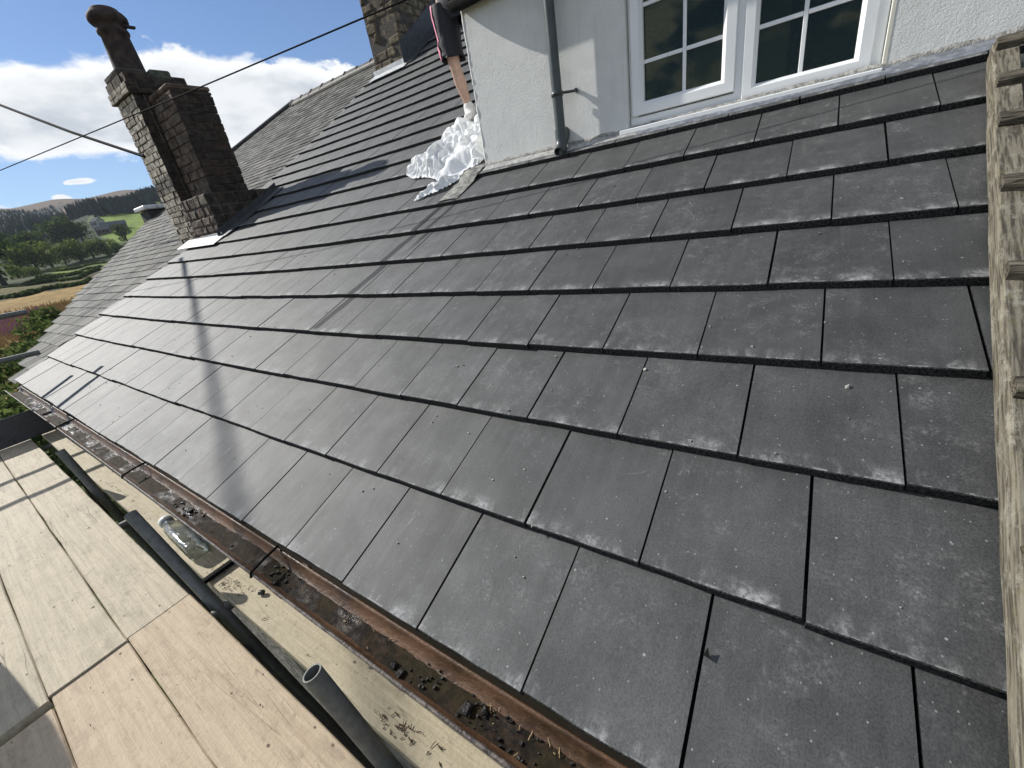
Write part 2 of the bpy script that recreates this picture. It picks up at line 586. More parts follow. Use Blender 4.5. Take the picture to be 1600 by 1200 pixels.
def ladder_mat():
    def fn(t, tc, r):
        q = t.sep(tc)
        cv = t.new('ShaderNodeCombineXYZ')                    # along the slope
        t.put(cv.inputs[0], t.math('MULTIPLY_ADD', q[1], -.09, q[0]))
        t.put(cv.inputs[1], t.math('ADD', t.math('MULTIPLY', q[1], CTL), t.math('MULTIPLY', q[2], STL)))
        t.put(cv.inputs[2], t.math('SUBTRACT', t.math('MULTIPLY', q[2], CTL), t.math('MULTIPLY', q[1], STL)))
        v = t.vmath('ADD', cv.outputs[0], t.vmath('MULTIPLY', r, (31.0, 17.0, 5.0)))
        g = t.noise(t.vmath('MULTIPLY', v, (70, 4.0, 70)), 2, 5, .6, .2)
        c = t.mix(t.ramp(g, .38, .60), (.06, .052, .040), (.185, .165, .125))
        c = t.mix(t.math('MULTIPLY', t.ramp(t.noise(t.vmath('MULTIPLY', v, (1, .5, 1)), 24, 6, .75), .50, .62), .6), c, (.29, .275, .22))
        c = t.mix(t.math('MULTIPLY', t.ramp(t.noise(v, 45, 5, .7), .55, .68), .6), c, (.12, .12, .055))
        # yellow lichen towards the outer side
        x = t.sep(tc)[0]
        li = t.math('MULTIPLY', t.ramp(x, .012, -.004), t.ramp(t.noise(v, 30, 5, .7), .36, .6))
        c = t.mix(t.math('MULTIPLY', li, .8), c, (.33, .25, .09))
        return dict(color=c, normal=t.bump(t.noise(v, 60, 5, .7), .004))
    return material('lichened_ladder_wood', fn, .85, .2)


M_LADDER = ladder_mat()


def rung_mat():
    def fn(t, tc, r):
        v = t.vmath('ADD', tc, t.vmath('MULTIPLY', r, (31.0, 17.0, 5.0)))
        g = t.noise(t.vmath('MULTIPLY', v, (2.5, 30, 30)), 3, 6, .68, .8)
        c = t.mix(t.ramp(g, .36, .64), (.035, .03, .024), (.20, .175, .13))
        c = t.mix(t.math('MULTIPLY', t.ramp(t.noise(v, 40, 5, .7), .55, .68), .5), c, (.10, .10, .045))
        return dict(color=c, normal=t.bump(g, .012))
    return material('weathered_rung_wood', fn, .85, .2)


M_RUNG = rung_mat()


def render_wall_mat():
    def fn(t, tc, r):
        n = t.noise(tc, 9, 5, .6)
        n2 = t.noise(tc, 75, 5, .65)
        z = t.sep(tc)[2]
        c = t.vmath('MULTIPLY', (.74, .745, .71), t.ramp(n, .3, .7, .96, 1.03))
        st = t.math('MULTIPLY', t.ramp(t.noise(t.vmath('MULTIPLY', tc, (14, 14, 1.2)), 2, 5), .52, .75), .22)
        c = t.mix(t.math('MULTIPLY', st, .5), c, (.30, .31, .28))
        c = t.mix(t.math('MULTIPLY', t.ramp(n2, .62, .75), .25), c, (.22, .22, .2))
        h = t.math('ADD', t.math('MULTIPLY', t.noise(tc, 120, 4, .7), .9), t.math('MULTIPLY', t.noise(tc, 9, 4), .8))
        nb = t.bump(h, .0075, .8)
        return dict(color=c, normal=t.bump(n2, .002, .6, nb))
    return material('roughcast_render', fn, .85, .25)


M_RENDER = render_wall_mat()
M_UPVC = simple('white_upvc', (.82, .83, .82), .35, .03, 4, 0, .5)
M_MORTAR = simple('lime_mortar', (.42, .40, .36), .9, .35, 40, .01)
M_MORTAR_DARK = simple('sooty_mortar', (.07, .062, .052), .95, .4, 30, .01)


def lead_mat():
    def fn(t, tc, r):
        n = t.noise(tc, 18, 5, .65)
        c = t.mix(t.ramp(n, .35, .7), (.12, .13, .15), (.25, .265, .29))
        c = t.mix(t.math('MULTIPLY', t.ramp(t.noise(tc, 50, 4, .7), .56, .7), .5), c, (.5, .5, .48))
        return dict(color=c, normal=t.bump(n, .006))
    return material('weathered_lead', fn, .5, .5)


M_LEAD = lead_mat()
M_LEAD_NEW = simple('new_lead', (.55, .56, .56), .5, .2, 14, .003)
M_LEAD_DARK = simple('dark_lead', (.045, .05, .056), .5, .3, 14, .004)
M_PIPE = simple('grey_green_downpipe_plastic', (.055, .068, .066), .38, .2, 10, 0, .5)
M_STEEL = simple('galvanised_tube', (.125, .13, .12), .6, .18, 40, .001, .35, .2)
M_STEEL_DK = simple('dull_steel', (.05, .05, .05), .5, .4, 30, .001, .4, .5)
M_BLACK = simple('black_iron', (.008, .008, .008), .8, .2, 20, 0, .06)
M_CABLE = simple('black_cable_sheath', (.012, .012, .013), .8, .1, 20, 0, .05)


def stone_mat(name, lo, hi, soot):
    def fn(t, tc, r):
        v = t.vmath('ADD', tc, t.vmath('MULTIPLY', r, (31.0, 17.0, 5.0)))
        n = t.noise(v, 16, 6, .65)
        c = t.mix(t.math('FRACT', t.math('MULTIPLY', r, 7.13)), lo, hi)
        c = t.vmath('MULTIPLY', c, t.ramp(n, .25, .75, .5, 1.45))
        c = t.mix(t.math('MULTIPLY', t.ramp(t.noise(v, 7, 4), .45, .62), .75), c, soot)
        c = t.mix(t.math('MULTIPLY', t.ramp(t.noise(v, 34, 5, .7), .6, .7), .4), c, (.25, .24, .19))
        return dict(color=c, normal=t.bump(n, .02))
    return material(name, fn, .9, .2)


M_STONE = stone_mat('sooty_chimney_stone', (.13, .11, .088), (.155, .108, .082), (.05, .043, .036))
M_FRONT = stone_mat('sunlit_washed_stone', (.50, .46, .38), (.40, .35, .28), (.20, .17, .14))  # washed stone, with the brightness of its sunlit face painted in
M_SHADE_SOOT = stone_mat('shaded_sooty_stone', (.045, .039, .033), (.062, .043, .034), (.016, .015, .014))  # +X faces: soot, with the shade of that side put into the colour
M_STONE2 = stone_mat('brown_rubble_stone', (.15, .125, .085), (.21, .175, .12), (.06, .052, .04))
M_POT = simple('brown_clay_pot', (.052, .040, .034), .8, .45, 9, .004, .2)
M_MOSS = simple('mossy_cap_stone', (.075, .085, .06), .9, .4, 16, .012)


def gutter_mat():
    def fn(t, tc, r):
        v = t.vmath('MULTIPLY', tc, (.5, 1, 1))
        n = t.noise(v, 9, 6, .65)
        n2 = t.noise(v, 60, 5, .7)
        c = t.mix(t.ramp(n, .32, .62), (.040, .024, .013), (.120, .060, .028))
        c = t.mix(t.math('MULTIPLY', t.ramp(n2, .5, .7), .6), c, (.15, .085, .042))
        c = t.mix(t.math('MULTIPLY', t.ramp(t.noise(v, 4, 4), .55, .66), .7), c, (.028, .02, .017))
        return dict(color=c, rough=t.ramp(n, .3, .6, .25, .6), normal=t.bump(n2, .004))
    return material('rusty_cast_iron', fn, .5, .5)


M_GUTTER = gutter_mat()


def sludge_mat():
    def fn(t, tc, r):
        n = t.noise(tc, 40, 6, .7)
        n1 = t.noise(tc, 6, 4)
        c = t.mix(t.ramp(n, .4, .7), (.008, .006, .005), (.042, .026, .015))
        c = t.mix(t.math('MULTIPLY', t.ramp(n1, .45, .6), .6), c, (.032, .026, .011))
        return dict(color=c, rough=t.ramp(n1, .32, .5, .2, .85), normal=t.bump(n, .004))
    return material('wet_gutter_sludge', fn, .3, .16)


M_SLUDGE = sludge_mat()
def cloth_mat():
    mt = bpy.data.materials.new('white_cotton_sheet')
    mt.use_nodes = True
    t = NT(mt.node_tree)
    for n in list(t.n):
        t.n.remove(n)
    out = t.new('ShaderNodeOutputMaterial')
    tc = t.new('ShaderNodeTexCoord').outputs['Object']
    c = t.vmath('MULTIPLY', (.90, .91, .91), t.ramp(t.noise(tc, 9, 4), .3, .7, .95, 1.0))
    nb = t.bump(t.noise(tc, 80, 4), .003)
    d = t.new('ShaderNodeBsdfDiffuse'); tr = t.new('ShaderNodeBsdfTranslucent')
    for b_ in (d, tr):
        t.put(b_.inputs['Color'], c); t.put(b_.inputs['Normal'], nb)
    mx = t.new('ShaderNodeMixShader'); mx.inputs[0].default_value = .14
    t.l.new(d.outputs[0], mx.inputs[1]); t.l.new(tr.outputs[0], mx.inputs[2]); t.l.new(mx.outputs[0], out.inputs[0])
    return mt


M_CLOTH = cloth_mat()
def skin_mat():
    def fn(t, tc, r):
        c = t.vmath('MULTIPLY', (.50, .33, .255), t.ramp(t.noise(tc, 26, 4), .3, .7, .85, 1.12))
        return dict(color=c, sub=.08)
    return material('skin', fn, .5, .4)


M_SKIN = skin_mat()
M_SHORTS = simple('black_sports_fabric', (.012, .013, .018), .7, .2, 30, .004)
M_PINK = simple('pink_trim_fabric', (.66, .20, .30), .7, .1, 30)
M_SHIRT = simple('dark_grey_jersey', (.03, .03, .033), .8, .2, 30, .004)
M_SOCK = simple('white_sock_knit', (.72, .71, .69), .85, .1, 60, .003)
M_HAIR = simple('brown_hair', (.05, .032, .02), .6, .3, 60, .006)


def glass_mat():
    mt = bpy.data.materials.new('window_glass')
    mt.use_nodes = True
    t = NT(mt.node_tree)
    for n in list(t.n):
        t.n.remove(n)
    out = t.new('ShaderNodeOutputMaterial')
    tr = t.new('ShaderNodeBsdfTransparent'); tr.inputs[0].default_value = (.72, .78, .70, 1)
    gl = t.new('ShaderNodeBsdfGlossy'); gl.inputs['Roughness'].default_value = .03; gl.inputs[0].default_value = (.55, .60, .50, 1)
    fr = t.new('ShaderNodeFresnel'); fr.inputs[0].default_value = 1.5
    mx = t.new('ShaderNodeMixShader')
    t.l.new(fr.outputs[0], mx.inputs[0]); t.l.new(tr.outputs[0], mx.inputs[1]); t.l.new(gl.outputs[0], mx.inputs[2])
    t.l.new(mx.outputs[0], out.inputs[0])
    return mt


M_GLASS = glass_mat()
M_BOTTLE = material('clear_plastic', lambda t, tc, r: dict(color=(.93, .96, .94), trans=1.0, normal=t.bump(t.noise(tc, 25, 3), .004)), .08, .5)
M_ROOM = simple('dark_room_paint', (.26, .25, .20), .9)
M_CREAM = simple('cream_door_paint', (.50, .44, .28), .6, .1, 3)


def leaf_mat(name, a, b, trans=.5):
    mt = bpy.data.materials.new(name)
    mt.use_nodes = True
    t = NT(mt.node_tree)
    for n in list(t.n):
        t.n.remove(n)
    out = t.new('ShaderNodeOutputMaterial')
    rn = t.sep(t.new('ShaderNodeAttribute', attribute_name='rn').outputs['Vector'])[0]
    c = t.mix(rn, a, b)
    d = t.new('ShaderNodeBsdfDiffuse'); tr = t.new('ShaderNodeBsdfTranslucent')
    t.put(d.inputs[0], c); t.put(tr.inputs[0], t.vmath('MULTIPLY', c, (1.15, 1.15, .7)))
    mx = t.new('ShaderNodeMixShader'); mx.inputs[0].default_value = trans
    t.l.new(d.outputs[0], mx.inputs[1]); t.l.new(tr.outputs[0], mx.inputs[2]); t.l.new(mx.outputs[0], out.inputs[0])
    return mt


M_LEAF_DK = leaf_mat('dark_tree_leaves', (.026, .044, .022), (.08, .11, .045))
M_LEAF_MID = leaf_mat('mid_green_leaves', (.05, .080, .030), (.16, .195, .075))
M_LEAF_BUSH = leaf_mat('bramble_leaves', (.035, .060, .025), (.12, .15, .075))
M_CONIFER = leaf_mat('spruce_needles', (.026, .044, .036), (.058, .080, .064))
M_BARK = simple('bark', (.05, .04, .03), .9, .3, 10, .01)
M_STALK = simple('dry_stalks', (.28, .19, .08), .9, .3)
M_FLOWER = simple('purple_flower_petals', (.26, .11, .20), .9, .3)
M_POST = simple('old_fence_wood', (.10, .08, .06), .9, .3, 20, .01)

# ------------------------------------------------------------------ terrain, one sheet from the wall foot to the moor
def lerp(x, xs, ys):
    return float(np.interp(x, xs, ys))


EYE = 1.0


def terrain_z(d, az):
    """az in degrees from -X towards +Y; elevation of the ground seen from the scaffold, per distance"""
    a = min(max(az, 3.0), 22.0)
    D = [0, 9, 14, 25, 40, 110, 118, 150, 165, 220, 300]
    Zv = [-3.0, -3.0, -3.1, -3.1, -2.9, -.85, -.6, .6, 1.0, 3.6, 11.0 + .12 * (a - 10)]
    if d <= 300:
        z = lerp(d, D, Zv)
        if 112 < d < 170:
            z += .7 * math.sin(d * .13 + az * .5) * math.exp(-((d - 138) / 20) ** 2)
    else:
        e = [lerp(a, [5, 12, 19], v) for v in ([2.0, 2.0, 2.1], [2.5, 3.3, 3.7], [3.2, 4.5, 5.3], [4.7, 5.1, 5.7], [5.55, 5.75, 6.0], [5.9, 6.25, 6.6], [5.6, 5.9, 6.2])]
        ee = lerp(d, [300, 380, 480, 700, 950, 1250, 2600], e)
        z = EYE + d * math.tan(R(ee))
        z += 3.0 * math.sin(az * 1.3 + d * .004) * min(1, (d - 300) / 500)
    out = max(0.0, max(3.0 - az, az - 22.0))               # beyond the valley head the land lies lower
    k = 1.0 / (1.0 + (out / 25.0) ** 2)
    return -3.0 + (z + 3.0) * k


def terrain_col(d, az):
    n = mnoise.noise(Vector((d * .02, az * .35, 1.3)))
    dd = d * (1 + .06 * n)
    if dd < 17:
        return (.075, .095, .03)
    if dd < 108:
        return (.30, .20, .075) if az < 10 + 3 * n else (.12, .13, .04)
    if dd < 118:
        return (.035, .045, .018)
    if dd < 145:
        return (.11, .10, .04)
    if dd < 168:
        return (.04, .048, .02)
    if dd < 225:
        if 176 < dd < 184 or 204 < dd < 210:
            return (.04, .05, .02)
        return (.15, .215, .035) if az > 9.2 else (.06, .075, .025)
    if dd < 305:
        return (.035, .05, .02)
    if dd < 470:
        return (.16, .225, .035) if az > 13.3 + n else (.03, .042, .02)
    if dd < 640:
        return (.02, .03, .018)
    if dd < 1050 and az < 12.0 + 1.5 * n:
        return (.022, .034, .026)
    return (.12, .085, .055)


def make_terrain():
    azs = list(np.arange(-170, -10, 10)) + list(np.arange(-10, 36, .35)) + list(np.arange(36, 190, 11))
    ds = list(np.geomspace(4, 2600, 120))
    vs, cs = [], []
    for d in ds:
        for az in azs:
            z = terrain_z(d, az)
            z += .25 * mnoise.noise(Vector((d * .15, az * .5, 0))) * min(1, max(0, d - 15) / 60)
            vs.append((CAM[0] - d * math.cos(R(az)), CAM[1] + d * math.sin(R(az)), z))
            cs.append((*terrain_col(d, az), 1))
    n = len(azs)
    fs = []
    for i in range(len(ds) - 1):
        for k in range(n):
            k2 = (k + 1) % n
            fs.append((i * n + k, i * n + k2, (i + 1) * n + k2, (i + 1) * n + k))
    vs.append((CAM[0], CAM[1], -3.0)); cs.append((.1, .1, .05, 1))
    fs += [(len(vs) - 1, (k + 1) % n, k) for k in range(n)]
    me = bpy.data.meshes.new('terrain')
    me.from_pydata(vs, [], fs)
    me.polygons.foreach_set('use_smooth', [True] * len(fs))
    ca = me.color_attributes.new('col', 'FLOAT_COLOR', 'POINT')
    ca.data.foreach_set('color', np.array(cs, np.float32).ravel())
    def fn(t, tc, r):
        c = t.new('ShaderNodeAttribute', attribute_name='col').outputs['Color']
        n1 = t.noise(tc, .9, 7, .7)
        n2 = t.noise(tc, .08, 6, .65)
        c = t.vmath('MULTIPLY', c, t.math('MULTIPLY', t.ramp(n1, .3, .7, .55, 1.4), t.ramp(n2, .3, .7, .75, 1.25)))
        return dict(color=c, normal=t.bump(n1, .5, .6))
    o = link('terrain', me, material('valley_grass_and_moor', fn, .95, .1))
    o['kind'] = 'structure'
    import bmesh
    b = bmesh.new(); b.from_mesh(me)
    bmesh.ops.recalc_face_normals(b, faces=b.faces)
    if sum(f.normal.z for f in b.faces) < 0:
        bmesh.ops.reverse_faces(b, faces=b.faces)
    b.to_mesh(me); b.free()


make_terrain()


def set_rn(me, vals):
    a = me.attributes.new('rn', 'FLOAT_VECTOR', 'POINT')
    a.data.foreach_set('vector', np.array([(v, v, v) for v in vals], np.float32).ravel())


def at(x, y, d):
    """ground position of a landscape item: the direction in which it lies and its distance"""
    r = px_dir(x, y)
    h = math.hypot(r[0], r[1])
    return np.array([CAM[0] + r[0] / h * d, CAM[1] + r[1] / h * d, CAM[2] + r[2] / h * d])


def ground_z(p):
    d = math.hypot(p[0] - CAM[0], p[1] - CAM[1])
    az = math.degrees(math.atan2(p[1] - CAM[1], -(p[0] - CAM[0])))
    return terrain_z(d, az)


def leaves_mesh(name, clumps, n, size, rng):
    """many small leaf sprays spread through clumps (centre, radii)"""
    vs, fs, rn = [], [], []
    wts = np.array([c[1][0] * c[1][2] for c in clumps]); wts = wts / wts.sum()
    idx = rng.choice(len(clumps), n, p=wts)
    for i in idx:
        c, r = clumps[i]
        u = rng.normal(size=3); u /= np.linalg.norm(u)
        rad = rng.uniform(.55, 1.05) ** .6
        p = np.array(c) + u * np.array(r) * rad
        a = rng.normal(size=3); a /= np.linalg.norm(a)
        b = np.cross(a, u + rng.normal(size=3) * .4); b /= np.linalg.norm(b) + 1e-9
        s = size * rng.uniform(.6, 1.4)
        k = len(vs)
        vs += [p - a * s, p + b * s * .6, p + a * s, p - b * s * .6]
        fs.append((k, k + 1, k + 2, k + 3))
        q = rng.uniform(0, 1)
        rn += [q] * 4
    me = bpy.data.meshes.new(name)
    me.from_pydata([tuple(v) for v in vs], [], fs)
    set_rn(me, rn)
    return me


def tree(label, x, y, d, height, width, mat, n=1300, group='trees in the valley', seed=0, name='tree'):
    """(x, y): where the foot of the tree lies, d its distance"""
    rng = np.random.default_rng(seed + 11)
    p = at(x, y, d); p[2] = ground_z(p) - .3
    o = thing(name, label, 'tree', tuple(p), group)
    b = MB()
    b.tube([p, p + (0, 0, height * .3), p + (.1, .1, height * .7)], [width * .045, width * .035, width * .012], 7)
    for k in range(5):
        a = rng.uniform(0, 6.28)
        q = p + (0, 0, height * rng.uniform(.25, .5))
        b.tube([q, q + np.array([math.cos(a) * width * .3, math.sin(a) * width * .3, height * .22])], [width * .02, width * .006], 5)
    b.build('trunk', M_BARK, o)
    cl = []
    for k in range(13):
        a = rng.uniform(0, 6.28); h = rng.uniform(.22, .86)
        rr = width * .5 * (1 - abs(h - .45) * 1.1) * rng.uniform(.2, .85)
        s = width * rng.uniform(.15, .26)
        cl.append((p + np.array([math.cos(a) * rr, math.sin(a) * rr, height * h]), (s, s, s * .8)))
    link('crown', leaves_mesh('crown', cl, n, width * .035, rng), mat, o)
    return o


# wooded valley: trees one by one
TREES = [
    # x, y(foot), distance, height, width, kind, label
    (104, 386, 335, 17.5, 19, 0, 'biggest dark round tree of the valley, left of the farm'),
    (136, 386, 338, 12, 12, 0, 'dark tree touching the right side of the biggest round tree'),
    (12, 452, 175, 15, 15, 0, 'dark tree mass at the picture edge left of the hedgerow trees'),
    (-12, 440, 170, 16, 14, 0, 'darkest tree cut off by the left picture edge'),
    (38, 425, 225, 9.5, 11, 1, 'mid green tree at the left end of the hedgerow'),
    (62, 425, 228, 10.0, 11, 1, 'mid green round tree, second from the left end of the hedgerow'),
    (84, 420, 232, 9.5, 10, 1, 'bushy green tree in the middle of the hedgerow'),
    (106, 417, 236, 8.5, 9, 1, 'pale green tree below the biggest dark tree'),
    (130, 412, 240, 9.0, 10, 1, 'rounded light tree in the hedgerow below the barns'),
    (150, 408, 243, 9.0, 9, 1, 'rounded green tree in front of the long barn'),
    (172, 403, 246, 8.0, 9, 1, 'green hedgerow tree beside the slate roof edge'),
    (203, 384, 300, 10, 9, 0, 'dark tree standing right of the barns above the slate roof'),
    (190, 398, 238, 6, 6.5, 0, 'small dark tree between the barns and the slate roof'),
    (40, 395, 300, 12, 14, 0, 'dark tree at the foot of the wooded hill, left of the biggest tree'),
    (10, 400, 310, 13, 15, 0, 'dark tree at the foot of the wooded hill near the picture edge'),
    (66, 398, 295, 12, 13, 0, 'dark tree between the wooded hill and the hedgerow'),
    (56, 437, 205, 3.2, 5, 1, 'low pale shrub in the field in front of the hedgerow'),
    (28, 432, 208, 4, 6, 1, 'low dark shrub at the left foot of the hedgerow'),
]
for i, (x, y, d, h, w, k, lab) in enumerate(TREES):
    tree(lab, x, y, d, h, w, (M_LEAF_DK, M_LEAF_MID)[k], 1500, seed=i)


def conifers():
    """plantation that reads as one dark band under the moor"""
    rng = np.random.default_rng(5)
    vs, fs, rn = [], [], []
    def one(p, h):
        r = h * rng.uniform(.15, .22)
        q = rng.uniform(0, 1)
        for lv in range(4):
            z0 = h * (.08 + .22 * lv); z1 = z0 + h * .36
            rr = r * (1 - .22 * lv)
            k = len(vs)
            for t in range(7):
                a = t * 6.283 / 7 + lv
                j = rng.uniform(.7, 1.2)
                vs.append((p[0] + rr * j * math.cos(a), p[1] + rr * j * math.sin(a), p[2] + z0 + rng.uniform(-.05, .05) * h))
            vs.append((p[0], p[1], p[2] + min(z1, h)))
            rn.extend([q * .7] * 7 + [min(1, q + .2)])
            for t in range(7):
                fs.append((k + t, k + (t + 1) % 7, k + 7))
    for i in range(900):
        az = rng.uniform(12.2, 23); d = rng.uniform(455, 640)
        if az < 13.6 and d < 520:
            continue
        p = (CAM[0] - d * math.cos(R(az)), CAM[1] + d * math.sin(R(az)), 0)
        one((p[0], p[1], terrain_z(d, az) - .5), rng.uniform(8, 13))
    for i in range(1500):
        az = rng.uniform(3, 12.0); d = rng.uniform(330, 980)
        if d > 850 and az > 11.6:
            continue
        p = (CAM[0] - d * math.cos(R(az)), CAM[1] + d * math.sin(R(az)), 0)
        one((p[0], p[1], terrain_z(d, az) - .5), rng.uniform(5, 8) * (1 if d < 700 else .7))
    me = bpy.data.meshes.new('plantation')
    me.from_pydata(vs, [], fs)
    set_rn(me, rn)
    o = link('plantation', me, M_CONIFER)
    o['kind'] = 'stuff'
    o['label'] = 'dark spruce plantation covering the hillside'


conifers()


def hedges():
    rng = np.random.default_rng(8)
    cl = []
    for d, a0, a1, s in ((112, 3, 15, .55), (150, 3, 12, .5), (165, 7, 12, .4), (180, 8, 16, .35), (207, 9, 16, .4)):
        az = a0
        while az < a1:
            dd = d * (1 + .03 * math.sin(az * 1.7)) + rng.uniform(-.35, .35)
            p = np.array([CAM[0] - dd * math.cos(R(az)), CAM[1] + dd * math.sin(R(az)), 0]); p[2] = ground_z(p) + s * .4
            k = s * rng.uniform(.6, 1.3)
            cl.append((p, (k * 1.6, k * 1.6, k)))
            az += math.degrees(.9 / d)
    o = link('hedgerow', leaves_mesh('hedgerow', cl, 16000, .28, rng), M_LEAF_DK)
    o['kind'] = 'stuff'
    o['label'] = 'dark low hedges and banks between the valley fields'


hedges()


def brambles():
    rng = np.random.default_rng(3)
    spots = [(92, 505, 21, 1.5, 1.0, 'leafy bramble bush behind the fence posts beside the slate roof'),
             (60, 548, 15, 1.5, 1.0, 'pale bramble bush below the lower guard rail end'),
             (22, 580, 13, 1.4, 1.0, 'dense bramble bush at the picture edge between the guard rails and the stop board'),
             (30, 622, 9.5, 1.1, .7, 'low leafy bush in the shade below the gutter end'),
             (118, 480, 26, 1.4, .9, 'small dark bush tucked behind the lower edge of the slate roof')]
    for i, (x, y, d, w, h, lab) in enumerate(spots):
        p = at(x, y, d)
        o = thing('bramble_bush', lab, 'bush', (p[0], p[1], ground_z(p)), 'bramble bushes below the cottage')
        cl = []
        for k in range(15):
            q = np.array([p[0] + rng.uniform(-w, w), p[1] + rng.uniform(-w, w), p[2] - rng.uniform(0, 1.4)])
            cl.append((q, (w * .36, w * .36, h * .36)))
        b = MB()
        for k in range(6):
            a = rng.uniform(0, 6.28)
            g = np.array([p[0], p[1], ground_z(p) - .1])
            b.tube([g, g + (math.cos(a) * .3, math.sin(a) * .3, max(.4, (p[2] - g[2]) * .6)), p + np.array([math.cos(a) * w * .7, math.sin(a) * w * .7, -.3])], [.02, .014, .006], 5)
        b.build('stem', M_BARK, o)
        link('crown', leaves_mesh('crown', cl, 2600, .075 if d < 16 else .10, rng), M_LEAF_BUSH, o)
    # tall grass stalks and willowherb of the rough field
    vs, fs = [], []
    vs2, fs2 = [], []
    for k in range(9000):
        az = rng.uniform(2.5, 10.5); d = rng.uniform(17, 75)
        p = np.array([CAM[0] - d * math.cos(R(az)), CAM[1] + d * math.sin(R(az)), 0]); p[2] = ground_z(p) - .05
        h = rng.uniform(.35, .8); a = rng.uniform(0, 6.28); wd = .012 + d * .0006
        e = np.array([math.cos(a), math.sin(a), 0]) * wd
        l = np.array([rng.uniform(-.2, .2), rng.uniform(-.2, .2), h])
        i = len(vs)
        vs += [tuple(p - e), tuple(p + e), tuple(p + l)]
        fs.append((i, i + 1, i + 2))
    for k in range(420):
        az = rng.uniform(3.5, 7.5) if k % 3 else rng.uniform(3.5, 5.5); d = rng.uniform(46, 66)
        p = np.array([CAM[0] - d * math.cos(R(az)), CAM[1] + d * math.sin(R(az)), 0]); p[2] = ground_z(p) + rng.uniform(.5, .85)
        s = .07
        i = len(vs2)
        vs2 += [tuple(p + (-s * .6, -s * .6, 0)), tuple(p + (s * .6, s * .6, 0)), tuple(p + (0, 0, s * 3.0))]
        fs2.append((i, i + 1, i + 2))
    for nm, v, f, mm in (('tall_grass', vs, fs, M_STALK), ('willowherb', vs2, fs2, M_FLOWER)):
        me = bpy.data.meshes.new(nm)
        me.from_pydata(v, [], f)
        o = link(nm, me, mm)
        o['kind'] = 'stuff'
    # field fence with leaning posts
    f = thing('wire_fence', 'old wire fence with leaning posts along the rough golden field', 'fence')
    tops = []
    for k_ in range(9):
        az_ = 2.6 + k_ * .95; d = 18 + k_ * 1.1; ln = rng.uniform(-.25, .25)
        p = np.array([CAM[0] - d * math.cos(R(az_)), CAM[1] + d * math.sin(R(az_)), 0]); g = np.array([p[0], p[1], ground_z(p) - .2]); p[2] = g[2] + 1.2
        b = MB(); top = p + np.array([0, ln, .25])
        b.tube([g, top], [.025, .022], 7)
        b.build('post', M_POST, f)
        tops.append(top)
    tops.sort(key=lambda q: q[1])
    for dz in (-.1, -.5):
        b = MB()
        b.tube([q + np.array([0, 0, dz]) for q in tops], .004, 5)
        b.build('wire', M_POST, f)


brambles()


def barn(label, x, y, d, ln, wd, h, roofh, col, rz):
    p = at(x, y, d); p[2] = ground_z(p)
    o = thing('farm_building', label, 'building', tuple(p), 'farm buildings across the valley')
    c, s = math.cos(rz), math.sin(rz)
    T = lambda q: (p[0] + c * q[0] - s * q[1], p[1] + s * q[0] + c * q[1], p[2] + q[2])
    def prism(pts, fs, nm, mm):
        MB().add([T(q) for q in pts], fs).build(nm, mm, o)
    L, Wd = ln / 2, wd / 2
    prism([(-L, -Wd, -1), (L, -Wd, -1), (L, Wd, -1), (-L, Wd, -1), (-L, -Wd, h), (L, -Wd, h), (L, Wd, h), (-L, Wd, h), (-L, 0, h + roofh), (L, 0, h + roofh)],
          [(0, 1, 5, 4), (2, 3, 7, 6), (0, 4, 8, 7, 3), (1, 2, 6, 9, 5)], 'wall', col)
    e = .35
    for sg in (-1, 1):
        prism([(-L - e, sg * (Wd + e), h - .15), (L + e, sg * (Wd + e), h - .15), (L + e, 0, h + roofh + .08), (-L - e, 0, h + roofh + .08),
               (-L - e, sg * (Wd + e), h), (L + e, sg * (Wd + e), h), (L + e, 0, h + roofh + .25), (-L - e, 0, h + roofh + .25)],
              [(0, 1, 2, 3), (4, 5, 6, 7), (0, 1, 5, 4), (1, 2, 6, 5), (2, 3, 7, 6), (3, 0, 4, 7)], 'roof', simple('farm_slate', (.10, .105, .11), .9, .2, 1.2, 0, .05))
    for k in (-.5, .1, .6):
        for sg in (-1, 1):
            prism([(k * L - .4, sg * (Wd + .03), h * .35), (k * L + .4, sg * (Wd + .03), h * .35), (k * L + .4, sg * (Wd + .03), h * .75), (k * L - .4, sg * (Wd + .03), h * .75),
                   (k * L - .4, sg * (Wd - .1), h * .35), (k * L + .4, sg * (Wd - .1), h * .35), (k * L + .4, sg * (Wd - .1), h * .75), (k * L - .4, sg * (Wd - .1), h * .75)],
                  [(0, 1, 2, 3), (4, 5, 6, 7), (0, 1, 5, 4), (1, 2, 6, 5), (2, 3, 7, 6), (3, 0, 4, 7)], 'window', M_BLACK)


ST_FARM = simple('farm_stone', (.10, .085, .07), .9, .3, 1.5)
barn('long grey roofed barn across the valley, the largest of the farm', 181, 358, 372, 12, 6, 2.4, 2.0, ST_FARM, R(80))
barn('small dark barn in front of the long barn', 165, 366, 360, 6.5, 5, 2.2, 1.8, ST_FARM, R(65))
barn('small pale house left behind the barns', 153, 350, 400, 6, 5, 3.6, 2.2, simple('pale_farm_wall', (.30, .30, .29), .9, .2, 1.5), R(20))

